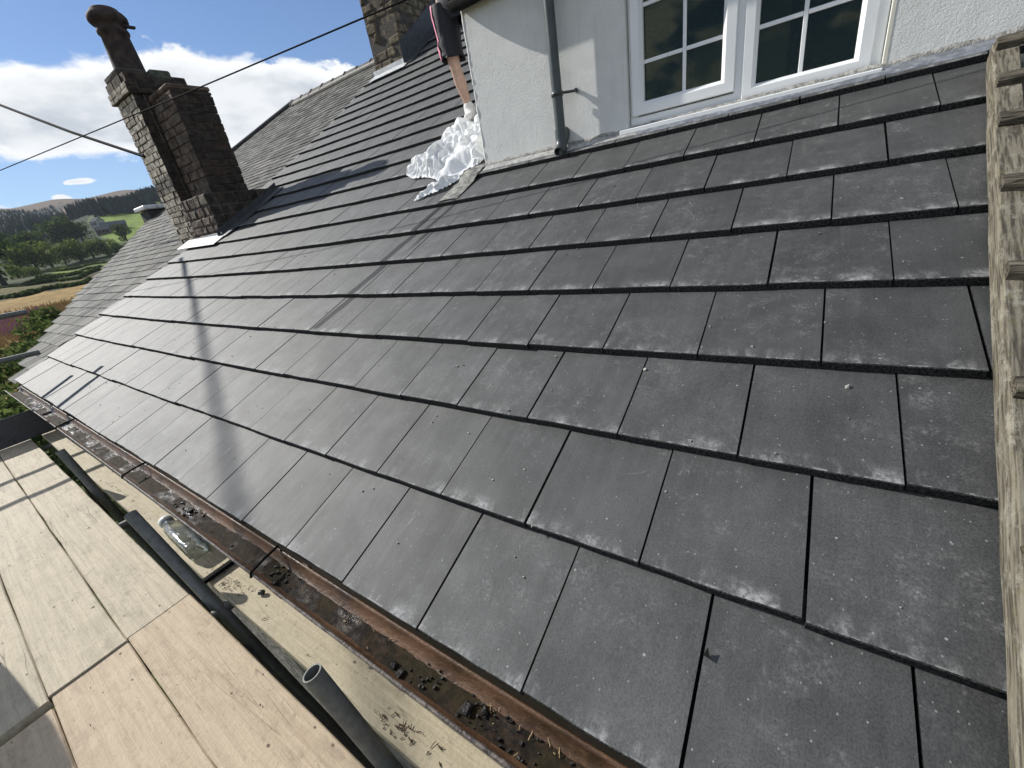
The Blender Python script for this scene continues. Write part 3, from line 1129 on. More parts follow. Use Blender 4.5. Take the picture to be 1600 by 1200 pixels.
# ------------------------------------------------------------------ the moist air of the valley
def build_haze():
    mt = bpy.data.materials.new('valley_air')
    mt.use_nodes = True
    t = NT(mt.node_tree)
    for n in list(t.n):
        t.n.remove(n)
    out = t.new('ShaderNodeOutputMaterial')
    v = t.new('ShaderNodeVolumePrincipled')
    v.inputs['Color'].default_value = (.80, .88, 1.0, 1)
    v.inputs['Density'].default_value = .00014
    t.l.new(v.outputs[0], out.inputs['Volume'])
    o = MB().box((-2900, -2900, -60), (2900, 2900, 420)).build('haze', mt)
    o['kind'] = 'stuff'


build_haze()

# ------------------------------------------------------------------ the cottage: new tiled roof, walls, window, chimneys
cottage = thing('cottage', 'rendered cottage with a newly laid dark grey flat tiled roof', 'house')
roof = bpy.data.objects.new('roof', None); COL.objects.link(roof); roof.parent = cottage

VERGE_Y = [-.05, 0, .34, .70, 1.05, 1.45, 1.9, 9]
VERGE_X = [-6.86, -6.87, -6.98, -7.11, -7.24, -7.35, -7.41, -7.41]


def verge(Y):
    return lerp(Y, VERGE_Y, VERGE_X)


TT = .028          # tile thickness
HT = .024          # height of the tile's lower top edge above the battens


def tile_mesh(wb0, wt0, w, seed, L=G + .075):
    """tile in its own frame: x along the course, y up the slope, z out. wb0/wt0: left edge at bottom and top"""
    rng = random.Random(seed)
    m = 5
    xs_b = [wb0 + (w - wb0) * i / m for i in range(m + 1)]
    xs_t = [wt0 + (w - wt0) * i / m for i in range(m + 1)]
    j = [rng.uniform(-.0016, .0016) for _ in range(m + 1)]
    c = .0022
    rows = []
    rows.append([(xs_b[i], j[i], -TT) for i in range(m + 1)])                 # bottom front
    rows.append([(xs_b[i], j[i], -c) for i in range(m + 1)])                  # below chamfer
    rows.append([(xs_b[i], j[i] + c * 1.2, 0) for i in range(m + 1)])         # top front
    rows.append([(xs_t[i], L, 0) for i in range(m + 1)])                      # top back
    rows.append([(xs_t[i], L, -TT) for i in range(m + 1)])
    vs = [p for r_ in rows for p in r_]
    n = m + 1
    fs, mi = [], []
    for k, mt in ((0, 1), (1, 1), (2, 0), (3, 1)):
        for i in range(m):
            fs.append((k * n + i, k * n + i + 1, (k + 1) * n + i + 1, (k + 1) * n + i)); mi.append(mt)
    for e in (0, m):
        f = tuple(k * n + e for k in range(5))
        fs.append(f if e == m else f[::-1]); mi.append(1)
    fs.append((0, 4 * n, 4 * n + m, m)); mi.append(1)
    return vs, fs, mi


def finish_tile(vs, fs, mi, name, tc=None):
    me = bpy.data.meshes.new(name)
    me.from_pydata(vs, [], fs)
    me.polygons.foreach_set('material_index', mi)
    a = me.attributes.new('tc', 'FLOAT_VECTOR', 'POINT')
    a.data.foreach_set('vector', np.array(tc if tc is not None else vs, np.float32).ravel())
    me.materials.append(M_TILE); me.materials.append(M_EDGE)
    return me


def build_tiles():
    gap = .0062
    shared = [finish_tile(*tile_mesh(0, 0, W - gap, s), 'roof_tile') for s in range(8)]
    tiles = []
    rng = random.Random(21)
    for k in range(0, 24):
        off = 0 if k % 2 else .5
        Y = k * G
        vb, vt = verge(Y), verge(Y + G + .07)
        for i in range(-26, 9):
            X0 = (i + off) * W
            if X0 + W < min(vb, vt) + .02 or X0 > 2.4:
                continue
            if k >= 9 and X0 + W > -2.27 or k == 8 and X0 > 2.0:
                if not (k >= 9 and X0 < -2.30):
                    continue
            if k >= 7 and X0 + W < -6.7 and 2.75 < Y + .2 < 3.25 and X0 + W < -7.0:
                pass
            cx = X0 + W / 2
            ex = dX(cx, Y + G / 2)
            ey = dY(cx, Y + G / 2)
            o = S(X0, Y, 0)
            nrm = np.cross(ex, ey); nrm /= np.linalg.norm(nrm)
            o = S(cx, Y + G / 2) - ex / np.linalg.norm(ex) * W / 2 - ey / np.linalg.norm(ey) * G / 2 + nrm * HT
            eyt = ey / np.linalg.norm(ey) - nrm * (TT + .0005) / G
            jx, jy, jz = rng.uniform(-.0012, .0012), rng.uniform(-.0035, .0035), rng.uniform(-.0012, .0022)
            rot = rng.uniform(-.0025, .0025)
            o = o + ex * jx + ey * jy + nrm * jz
            M = frame(o, ex / np.linalg.norm(ex) + ey * rot, eyt)
            cut = X0 < max(vb, vt)
            q = [S(X0, Y, HT), S(X0 + W, Y, HT), S(X0 + W, Y + G, HT), S(X0, Y + G, HT)]
            a = area_px(q)
            tiles.append((a, k, i, M, (vb - X0, vt - X0) if cut else None))
    tiles.sort(key=lambda t_: -t_[0])
    jv, jf, jm, jt = [], [], [], []
    for n, (a, k, i, M, cut) in enumerate(tiles):
        if cut:
            g = [min(max(c, 0), W - .05) for c in cut]
            vs, fs, mi = tile_mesh(g[0], g[1], W - gap, n)
        if n < 300:
            me = finish_tile(vs, fs, mi, 'roof_tile') if cut else shared[(k * 5 + i * 3) % 8]
            o = bpy.data.objects.new('roof_tile', me)
            COL.objects.link(o)
            o.parent = roof
            o.matrix_local = M
        else:
            if not cut:
                vs, fs, mi = tile_mesh(0, 0, W - gap, n)
            b = len(jv)
            jv += [tuple(M @ Vector(p)) for p in vs]
            jt += [(p[0] + n * 1.37, p[1], p[2] + n * .7) for p in vs]
            jf += [tuple(x + b for x in f) for f in fs]
            jm += mi
    me = finish_tile(jv, jf, jm, 'tiling', jt)
    o = bpy.data.objects.new('tiling', me); COL.objects.link(o); o.parent = roof
    o['kind'] = 'stuff'
    # boarding under the tiles
    b = MB()
    for x0, x1, y1 in ((-7.38, -2.3, 24.1 * G), (-2.3, 2.6, 8.6 * G)):
        nx, ny = 14, 16
        vs = [S(x0 + (x1 - x0) * i / nx, .03 + (y1 - .03) * j / ny, -.022) for j in range(ny + 1) for i in range(nx + 1)]
        vs = [(max(v[0], verge((v[1] * CT + v[2] * ST)) + .03), v[1], v[2]) for v in vs]
        b.add(vs, [(j * (nx + 1) + i, j * (nx + 1) + i + 1, (j + 1) * (nx + 1) + i + 1, (j + 1) * (nx + 1) + i) for j in range(ny) for i in range(nx)])
    b.build('roof_deck', M_DECK, roof)
    # pale verge bedding
    b = MB()
    ys = np.linspace(.0, 7.2, 40)
    vs = []
    for y in ys:
        x = verge(y)
        vs += [S(x - .012, y, -.03), S(x + .02, y, -.03), S(x + .02, y, .004), S(x - .012, y, .004)]
    fs = []
    for i in range(len(ys) - 1):
        for e in range(4):
            fs.append((i * 4 + e, i * 4 + (e + 1) % 4, i * 4 + 4 + (e + 1) % 4, i * 4 + 4 + e))
    b.add(vs, fs).build('verge_bedding', M_MORTAR, roof)


build_tiles()

YW = 2.686
XC = -2.28
ZT = 2.31


def build_walls():
    # front wall with a window opening, as one mesh with thickness; returns along the side
    b = MB()
    xo0, xo1, zo0, zo1 = -1.10, .150, 1.30, 2.14
    t = .30
    xs = [XC, xo0, xo1, 3.2]
    zsv = [0.6, zo0, zo1, ZT]
    for i in range(3):
        for j in range(3):
            if i == 1 and j == 1:
                continue
            x0, x1, z0, z1 = xs[i], xs[i + 1], zsv[j], zsv[j + 1]
            for y, fl in ((YW, 1), (YW + t, 0)):
                f = (0, 1, 2, 3) if fl else (3, 2, 1, 0)
                b.add([(x0, y, z0), (x1, y, z0), (x1, y, z1), (x0, y, z1)], [f])
    # reveals
    b.add([(xo0, YW, zo0), (xo0, YW + t, zo0), (xo0, YW + t, zo1), (xo0, YW, zo1)], [(0, 1, 2, 3)])
    b.add([(xo1, YW, zo0), (xo1, YW + t, zo0), (xo1, YW + t, zo1), (xo1, YW, zo1)], [(3, 2, 1, 0)])
    b.add([(xo0, YW, zo0), (xo1, YW, zo0), (xo1, YW + t, zo0), (xo0, YW + t, zo0)], [(0, 1, 2, 3)])
    b.add([(xo0, YW, zo1), (xo1, YW, zo1), (xo1, YW + t, zo1), (xo0, YW + t, zo1)], [(3, 2, 1, 0)])
    # side wall
    n = 24
    b.add([(XC, YW, .6), (XC, 6.2, .6), (XC, 6.2, 3.9), (XC, YW, ZT)], [(3, 2, 1, 0)])
    b.add([(3.2, YW, .6), (3.2, 6.2, .6), (3.2, 6.2, 3.9), (3.2, YW, ZT)], [(0, 1, 2, 3)])
    b.add([(XC, 6.2, .6), (3.2, 6.2, .6), (3.2, 6.2, 3.9), (XC, 6.2, 3.9)], [(0, 1, 2, 3)])
    wl = b.build('wall', M_RENDER, cottage, fix=False)
    # ragged arris of render down the corner
    b = MB()
    pts, rs = [], []
    for z in np.linspace(1.2, ZT, 40):
        pts.append((XC + .004 + random.uniform(-.003, .003), YW + .011 + random.uniform(-.002, .002), z)); rs.append(.013 + random.uniform(-.002, .002))
    b.tube(pts, rs, 8)
    b.build('corner_render', M_RENDER, cottage)
    # mortar fillet along the foot of the wall, rough
    rng = random.Random(4)
    b = MB()
    xs = np.linspace(XC - .01, 3.1, 190)
    vs = []
    for x in xs:
        # slope point where the wall meets the tiles
        y = 2.9
        for _ in range(20):
            y += (YW - S(x, y, HT)[1]) / CT
        p = S(x, y, HT)
        hh_ = HT - ((y / G) % 1.0) * TT
        p = S(x, y, hh_)
        nz = mnoise.noise(Vector((x * 9, 0, 0))) + .6 * mnoise.noise(Vector((x * 31, 3, 0)))
        k = (.004 if -1.2 < x < .16 else .008) + .007 * nz
        vs += [p + (0, .01, -.05), p + (0, -.014 - k * .5, -.002 - k * .1), p + (0, -.008 - k * .25, .010 + k * .55), p + (0, -.001, .018 + k), p + (0, .012, .02 + k)]
    fs = [(i * 5 + e, i * 5 + e + 1, i * 5 + 6 + e, i * 5 + 5 + e) for i in range(len(xs) - 1) for e in range(4)]
    b.add(vs, fs, 0, True).build('mortar_fillet', simple('rough_fillet_mortar', (.40, .39, .36), .95, .4, 45, .02), cottage)
    # lead flashing in lapped lengths
    def strip(x0, x1, mm, name, w0=.088, lift=0.0):
        b = MB(); n = max(3, int((x1 - x0) / .05)); vs = []
        for i in range(n + 1):
            x = x0 + (x1 - x0) * i / n
            y = 2.9
            for _ in range(20):
                y += (YW - S(x, y, HT)[1]) / CT
            wv = w0 + .006 * mnoise.noise(Vector((x * 6, 1, 0)))
            hb = .010 + lift + .003 * mnoise.noise(Vector((x * 9, 7, 0)))
            ht = lambda yy: HT - ((yy / G) % 1.0) * TT
            p = [S(x, y, ht(y) + .006 + lift) + (0, -.002, .006), S(x, y - .010, ht(y) + hb * .8), S(x, y - wv * .55, ht(y - wv * .55) + hb * .5), S(x, y - wv, ht(y - wv) + hb * .3)]
            vs += p + [q - np.array([0, 0, .004]) for q in p]
        fs = []
        for i in range(n):
            a, c = i * 8, (i + 1) * 8
            for e in range(3):
                fs.append((a + e, a + e + 1, c + e + 1, c + e))
            fs.append((a + 3, a + 7, c + 7, c + 3))
        b.add(vs, fs, 0, True).build(name, mm, cottage)
    strip(-2.27, -1.0, simple('mortar_splashed_lead', (.36, .36, .34), .7, .3, 30, .006), 'lead_flashing', .086)
    strip(-1.03, -.54, M_LEAD, 'lead_flashing', .105, .004)
    strip(-.56, 1.1, M_LEAD, 'lead_flashing', .105)
    strip(1.07, 3.1, M_LEAD, 'lead_flashing', .105, .004)
    # cross wall under the eaves
    MB().box((-7.35, .14, -3.2), (3.2, .55, -.06)).build('stone_wall', simple('rubble_house_wall', (.22, .20, .17), .95, .4, 6, .03), cottage)
    MB().box((-7.0, .045, -.16), (3.2, .075, -.02)).build('fascia_board', simple('dark_fascia_paint', (.03, .022, .018), .6, .3, 8), cottage)
    MB().box((-7.35, .55, -3.2), (-7.1, 6.5, -.1)).build('stone_wall', simple('rubble_house_wall', (.22, .20, .17)), cottage)


build_walls()


def build_window():
    win = bpy.data.objects.new('window', None); COL.objects.link(win); win.parent = cottage
    yf = YW + .035                                  # face of the outer frame
    z0, z1 = 1.302, 2.138
    fr = MB()
    def rail(b, x0, x1, za, zb, ya, yb, bev=.006):
        b.bevbox((x0, ya, za), (x1, yb, zb), bev)
    f = MB()
    rail(f, -1.098, .148, z0, z0 + .058, yf, yf + .07)
    rail(f, -1.098, .148, z1 - .06, z1, yf, yf + .07)
    rail(f, -1.0975, -1.045, z0 + .003, z1 - .003, yf + .0012, yf + .071)
    rail(f, .096, .1475, z0 + .003, z1 - .003, yf + .0012, yf + .071)
    rail(f, -.500, -.452, z0 + .003, z1 - .003, yf + .0012, yf + .071)
    f.build('frame', M_UPVC, win)
    def sash(x0, x1, za, zb, w, ya):
        """mitred sash with a sloping bead"""
        s = MB()
        o = [(x0, za), (x1, za), (x1, zb), (x0, zb)]
        i1 = [(x0 + w * .72, za + w * .72), (x1 - w * .72, za + w * .72), (x1 - w * .72, zb - w * .72), (x0 + w * .72, zb - w * .72)]
        i2 = [(x0 + w, za + w), (x1 - w, za + w), (x1 - w, zb - w), (x0 + w, zb - w)]
        for k in range(4):
            k2 = (k + 1) % 4
            g = .0006
            ring = lambda pts, y: [(pts[k][0], y, pts[k][1]), (pts[k2][0], y, pts[k2][1])]
            P = ring(o, ya + .05) + ring(o, ya + .004) + [(p[0] + (.004 if p[0] < (x0 + x1) / 2 else -.004), ya, p[2] + (.004 if p[2] < (za + zb) / 2 else -.004)) for p in ring(o, 0)] + ring(i1, ya) + ring(i2, ya + .022) + ring(i2, ya + .05)
            s.add(P, [(0, 1, 3, 2), (2, 3, 5, 4), (4, 5, 7, 6), (6, 7, 9, 8), (8, 9, 11, 10)])
        return s.build('sash', M_UPVC, win, fix=True)
    sash(-1.080, -.495, 1.366, z1 - .02, .072, yf - .016)
    sash(-.458, .105, 1.312, z1 - .02, .066, yf - .010)
    for (x0, x1, za, xb, zbars) in ((-1.008, -.566, 1.436, -.772, (1.645, 1.922)), (-.394, .040, 1.376, -.186, (1.632, 1.905))):
        x0 -= .01; x1 += .01
        if x0 > -.6:
            x0, x1 = -.400, .047
        MB().box((x0, yf + .030, za - .01), (x1, yf + .034, z1 - .09)).build('pane', M_GLASS, win)
        b = MB()
        b.bevbox((xb - .010, yf + .018, za - .004), (xb + .010, yf + .0285, z1 - .088), .003)
        b.build('glazing_bar', M_UPVC, win)
        for z in zbars:
            for xa, xc in ((x0 + .006, xb - .0105), (xb + .0105, x1 - .006)):
                b = MB()
                b.bevbox((xa, yf + .0185, z - .010), (xc, yf + .0283, z + .010), .003)
                b.build('glazing_bar', M_UPVC, win)
    s = MB()
    s.bevbox((-1.145, YW - .050, z0 - .030), (.152, yf + .03, z0 - .002), .004)
    s.bevbox((-1.143, YW - .045, z0 - .044), (.150, YW + .02, z0 - .0305), .003)
    s.build('sill', M_UPVC, win)
    b = MB(); b.bevbox((.1505, YW - .0015, z0 - .02), (.166, YW + .05, z1), .001); b.build('reveal_bead', simple('cream_bead', (.68, .66, .55), .6, .05, 5), win)
    # the room behind
    r = MB()
    x0, x1, y0, y1, za, zb = -1.9, .9, YW + .301, 5.6, .75, 2.28
    r.add([(x0, y0, za), (x1, y0, za), (x1, y1, za), (x0, y1, za), (x0, y0, zb), (x1, y0, zb), (x1, y1, zb), (x0, y1, zb)],
          [(0, 1, 2, 3), (4, 7, 6, 5), (3, 2, 6, 7), (0, 3, 7, 4), (1, 5, 6, 2)])
    r.build('room', M_ROOM, cottage, fix=False)
    d = MB(); d.bevbox((-1.02, 4.2, .76), (-.70, 4.5, 2.02), .01); d.build('inner_door', M_CREAM, cottage)
    d = MB(); d.bevbox((-.66, 4.3, .76), (-.33, 4.75, 2.2), .01); d.build('wardrobe', M_CREAM, cottage)


build_window()


def half_gutter(name, path, rad, mats, parent, seg=12, th=.006, up=(0, 0, 1)):
    """half-round channel along a path (list of points at rim height)"""
    vs, fs = [], []
    n = seg + 1
    for p in path:
        for rr in (rad, rad - th):
            for k in range(n):
                a = math.pi * k / seg
                vs.append((p[0], p[1] - rr * math.cos(a), p[2] - rr * math.sin(a)))
    st = 2 * n
    for i in range(len(path) - 1):
        a, c = i * st, (i + 1) * st
        for k in range(seg):
            fs.append((a + k, a + k + 1, c + k + 1, c + k))
            fs.append((a + n + k, c + n + k, c + n + k + 1, a + n + k + 1))
        for k in (0, seg):
            fs.append((a + k, c + k, c + n + k, a + n + k))
    for e in (0, len(path) - 1):
        for k in range(seg):
            fs.append((e * st + k, e * st + k + 1, e * st + n + k + 1, e * st + n + k))
    return MB().add(vs, fs, 0, True).build(name, mats, parent)


def build_upper_gutter():
    half_gutter('upper_gutter', [(x, YW - .062, 2.315) for x in (-2.30, -1, 0, 1, 2, 3.2)], .056, M_BLACK, cottage)
    b = MB()
    b.lathe([(.001, 0), (.054, 0), (.054, .008), (.001, .009)], (-2.30, YW - .062, 2.315), (1, 0, 0), 20)
    b.build('gutter_stop_end', M_BLACK, cottage)
    # lean-to roof over the rendered wall (above the frame)
    MB().add([(XC - .05, YW - .03, ZT + .02), (3.3, YW - .03, ZT + .02), (3.3, 6.3, 4.05), (XC - .05, 6.3, 4.05),
              (XC - .05, YW - .03, ZT + .07), (3.3, YW - .03, ZT + .07), (3.3, 6.3, 4.10), (XC - .05, 6.3, 4.10)],
             [(0, 1, 2, 3), (4, 5, 6, 7), (0, 1, 5, 4), (1, 2, 6, 5), (2, 3, 7, 6), (3, 0, 4, 7)]).build('upper_roof', simple('upper_slates', (.06, .06, .062), .6), cottage)
    # downpipe
    dp = bpy.data.objects.new('downpipe', None); COL.objects.link(dp); dp.parent = cottage
    x, y = -1.552, YW - .076
    b = MB()
    b.tube([(x, y, 2.27), (x, y, 1.352)], .0345, 20)
    b.build('pipe', M_PIPE, dp)
    b = MB()
    b.tube([(x, y, 1.392), (x, y, 1.335), (x, y - .004, 1.305), (x, y - .020, 1.278), (x, y - .048, 1.252)], [.0405, .0405, .040, .039, .039], 20, hollow=.14)
    b.build('shoe', M_PIPE, dp)
    b = MB()
    b.lathe([(.0355, 0), (.041, 0), (.041, .028), (.0355, .028)], (x, y, 1.585), (0, 0, 1), 20)
    b.tube([(x + .036, y + .018, 1.60), (x + .075, y + .045, 1.599), (x + .112, YW - .012, 1.598)], .0085, 8)
    b.tube([(x + .105, YW + .01, 1.598), (x + .118, YW - .03, 1.598)], .013, 8)
    b.build('pipe_clip', M_PIPE, dp)


build_upper_gutter()


def build_eaves_gutter():
    gt = bpy.data.objects.new('eaves_gutter', None); COL.objects.link(gt); gt.parent = cottage
    xs = np.linspace(-6.84, 2.6, 60)
    def ctr(x):
        p = S(x, 0, 0)
        return np.array([x, p[1] - .052 + .003 * math.sin(x * 1.3), p[2] - .045 + .004 * math.sin(x * 2.1)])
    half_gutter('channel', [ctr(x) for x in xs], .058, M_GUTTER, gt)
    # worn paint strip along the rims
    b = MB()
    b.tube([ctr(x) + (0, -.058, .0) for x in np.linspace(-6.84, 2.6, 120)], [.0046 + .0016 * mnoise.noise(Vector((x * 7, 0, 0))) for x in np.linspace(-6.84, 2.6, 120)], 7)
    b.build('outer_rim', simple('flaking_grey_gutter_paint', (.10, .085, .075), .6, .7, 40, .006), gt)
    # joint collars
    for x in (-5.35, -3.55, -1.42, .4):
        half_gutter('collar', [ctr(x - .025), ctr(x + .025)], .0625, M_GUTTER, gt)
    # strap brackets
    for x in (-4.6, -3.05, -1.585, -.1):
        c = ctr(x)
        b = MB()
        b.tube([c + (.012, -.066, -.006), c + (.010, -.060, .010), c + (-.005, .0, .014), c + (-.02, .058, .012)], .0052, 6)
        b.build('strap_bracket', M_BLACK, gt)
    # sludge lying in the bottom
    vs, fs = [], []
    nx, ny = 420, 9
    xs = np.linspace(-6.8, 2.5, nx)
    for x in xs:
        c = ctr(x)
        lvl = .042 + .004 * mnoise.noise(Vector((x * 1.4, 2, 0)))
        hw = math.sqrt(max(1e-6, .052 ** 2 - lvl ** 2))
        for j in range(ny):
            u = -1 + 2 * j / (ny - 1)
            hgt = -lvl + .004 * mnoise.noise(Vector((x * 22, u * 2.4, 0))) + .0025 * mnoise.noise(Vector((x * 60, u * 5, 3))) + .006 * u * mnoise.noise(Vector((x * 2.0, 5, 1)))
            vs.append((x, c[1] + u * (hw + .003), c[2] + hgt))
    for i in range(nx - 1):
        for j in range(ny - 1):
            fs.append((i * ny + j, i * ny + j + 1, (i + 1) * ny + j + 1, (i + 1) * ny + j))
    o = MB().add(vs, fs, 0, True).build('sludge', M_SLUDGE, gt)
    o['kind'] = 'stuff'
    # grit, clods and straw in the gutter
    rng = random.Random(9)
    b = MB()
    for k in range(120):
        x = rng.choice((rng.uniform(-6.6, .6), rng.gauss(-.62, .06), rng.gauss(-.80, .03), rng.gauss(-2.35, .08), rng.gauss(-1.5, .06), rng.gauss(-.4, .1)))
        c = ctr(x); s = rng.uniform(.001, .004)
        p = (x, c[1] + rng.uniform(-.03, .03), c[2] - .041 + rng.uniform(0, .004))
        b.box([p[i] - s for i in range(3)], [p[i] + s for i in range(3)], 0, s * .5)
    for x, u, s in ((-.60, .012, .009), (-.645, -.006, .012), (-.86, -.026, .011), (-.89, -.020, .009), (-2.33, .0, .010), (-1.50, -.03, .009)):
        c = ctr(x)
        b.bevbox((x - s, c[1] + u - s, c[2] - .050), (x + s, c[1] + u + s, c[2] - .030), s * .4, 0, s * .35)
    o = b.build('gutter_debris', simple('black_clod', (.012, .010, .009), .5, .4, 60, .004), gt); o['kind'] = 'stuff'
    b = MB()
    for k in range(34):
        x = rng.choice((rng.uniform(-4, .2), rng.gauss(-.6, .05), rng.gauss(-.42, .08), rng.gauss(-1.05, .1)))
        c = ctr(x); a = rng.uniform(0, 3.14); l = rng.uniform(.004, .018)
        p = np.array([x, c[1] + rng.uniform(-.03, .035), c[2] - .039])
        e = np.array([math.cos(a) * l, math.sin(a) * l, rng.uniform(-.002, .012)])
        b.tube([p, p + e], .0009, 4)
    o = b.build('straw', simple('pale_straw', (.42, .30, .16), .6, .3), gt); o['kind'] = 'stuff'


build_eaves_gutter()


# ------------------------------------------------------------------ chimneys, stone by stone
def stack(parent, x0, x1, y0, y1, z0, z1, hcourse, lmin, lmax, mat, faces, depth=.12, proud=.012, jit=.004, seed=0, core=True, bev=.005, side=None):
    """courses of separate stones round a mortar core. faces: which sides get stones"""
    rng = random.Random(seed)
    if core:
        MB().box((x0 + .012, y0 + .012, z0), (x1 - .012, y1 - .012, z1 - .005)).build('mortar_core', M_MORTAR_DARK, parent)
    z = z0
    row = 0
    while z < z1 - .02:
        h = hcourse * rng.uniform(.8, 1.2)
        h = min(h, z1 - z)
        if z1 - z - h < .03:
            h = z1 - z
        for fc in faces:
            a0, a1 = (x0, x1) if fc in 'fb' else (y0, y1)
            if fc in 'rl':                                 # keep the corner for front/back stones
                if 'f' in faces: a0 += depth
                if 'b' in faces: a1 -= depth
            a = a0
            first = True
            while a < a1 - .01:
                l = rng.uniform(lmin, lmax)
                if first and row % 2:
                    l *= .55
                first = False
                if a1 - a - l < lmin * .5:
                    l = a1 - a
                p = rng.uniform(-proud, proud)
                g = .005
                s, e, lo, hi = a + g, a + l - g, z + g * .8, z + h - g * .8
                if fc == 'f': A, B = (s, y0 - p, lo), (e, y0 + depth, hi)
                elif fc == 'b': A, B = (s, y1 - depth, lo), (e, y1 + p, hi)
                elif fc == 'r': A, B = (x1 - depth, s, lo), (x1 + p, e, hi)
                else: A, B = (x0 - p, s, lo), (x0 + depth, e, hi)
                b = MB(); b.bevbox(A, B, bev, 0, jit)
                c = [(A[i] + B[i]) / 2 for i in range(3)]
                b.v = [tuple(v[i] - c[i] for i in range(3)) for v in b.v]
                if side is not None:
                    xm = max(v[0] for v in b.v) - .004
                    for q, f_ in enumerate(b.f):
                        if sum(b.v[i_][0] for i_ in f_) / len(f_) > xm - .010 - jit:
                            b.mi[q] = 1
                o = b.build('stone', [mat, side] if side is not None else mat, parent)
                o.location = c
                a += l
        z += h
        row += 1


def part_empty(name, parent):
    o = bpy.data.objects.new(name, None); COL.objects.link(o); o.parent = parent
    return o


def build_near_chimney():
    ch = part_empty('chimney', cottage)
    ch['label'] = 'nearer chimney of sooty stone with a tall brown clay pot'
    # plinth sitting through the roof
    stack(ch, -7.62, -6.66, 2.42, 3.24, 1.05, 1.72, .11, .12, .26, M_STONE, 'frb', seed=1, proud=.010, jit=.008, side=M_SHADE_SOOT, bev=.016)
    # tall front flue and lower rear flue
    stack(ch, -8.12, -7.47, 2.425, 3.10, 1.05, 3.02, .080, .11, .22, M_FRONT, 'flr', seed=2, proud=.006, jit=.004, side=M_SHADE_SOOT)
    stack(ch, -7.46, -6.80, 2.585, 3.07, 1.72, 2.92, .112, .18, .46, M_STONE, 'frb', seed=3, proud=.008, jit=.004, side=M_SHADE_SOOT)
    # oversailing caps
    stack(ch, -8.18, -7.43, 2.385, 3.12, 3.02, 3.14, .065, .14, .26, M_FRONT, 'flr', seed=4, proud=.004, side=M_SHADE_SOOT)
    stack(ch, -8.15, -7.46, 2.41, 3.14, 3.14, 3.25, .11, .18, .3, M_STONE, 'flr', seed=5, side=M_SHADE_SOOT)
    b = MB(); b.bevbox((-7.85, 2.74, 3.20), (-7.47, 2.98, 3.315), .015, 0, .008); b.build('cap_stone', M_MOSS, ch)
    b = MB(); b.bevbox((-7.455, 2.575, 2.922), (-6.81, 3.075, 2.985), .03, 0, .008); b.build('cap_stone', M_STONE, ch)
    b = MB(); b.bevbox((-8.14, 2.42, 3.25), (-7.60, 2.735, 3.335), .03, 0, .01); b.build('flaunching', M_MORTAR_DARK, ch)
    # clay pot with a hooded top
    ax = (-7.83, 2.66, 3.26)
    b = MB()
    b.lathe([(.185, 0), (.182, .06), (.172, .09), (.162, .30), (.150, .48), (.168, .495), (.175, .52), (.162, .545), (.160, .585), (.19, .60), (.212, .63), (.214, .67), (.192, .705), (.158, .73), (.152, .75), (.130, .765), (.05, .775), (.001, .776)], ax, (0, 0, 1), 28)
    b.build('chimney_pot', M_POT, ch)
    b = MB()
    b.box((ax[0] + .10, ax[1] + .08, ax[2] + .560), (ax[0] + .16, ax[1] + .22, ax[2] + .580)); b.build('pot_lug', M_POT, ch)
    # lead round the foot
    b = MB()
    p0, p1 = S(-7.6, 2.42, .02), S(-6.52, 2.42, .02)
    b.add([S(-7.66, 2.44, .034), S(-6.46, 2.44, .034), S(-6.46, 2.66, .036), S(-7.66, 2.66, .036), S(-7.66, 2.44, .030), S(-6.46, 2.44, .030)], [(0, 1, 2, 3), (0, 4, 5, 1)])
    b.add([(-7.66, 2.392, 1.08), (-6.60, 2.392, 1.08), (-6.60, 2.392, 1.225), (-7.66, 2.392, 1.215), (-7.66, 2.410, 1.08), (-6.60, 2.410, 1.08), (-6.60, 2.410, 1.225), (-7.66, 2.410, 1.215)], [(0, 1, 2, 3), (3, 2, 6, 7), (1, 5, 6, 2)])
    b.build('lead_apron', M_LEAD_NEW, ch)
    b = MB()
    ys = np.linspace(2.62, 3.78, 9)
    vs = []
    for y in ys:
        q = S(-6.62, y, .03)
        top = max(q[2] + .17, 0)
        vs += [(-6.61, q[1], q[2] + .085), (-6.615, q[1], q[2] + .01), tuple(S(-6.42, y, .034)), tuple(S(-6.42, y, .02))]
    fs = [(i * 4 + e, i * 4 + e + 1, i * 4 + 5 + e, i * 4 + 4 + e) for i in range(len(ys) - 1) for e in range(3)]
    b.add(vs, fs).build('side_flashing', M_LEAD_DARK, ch)


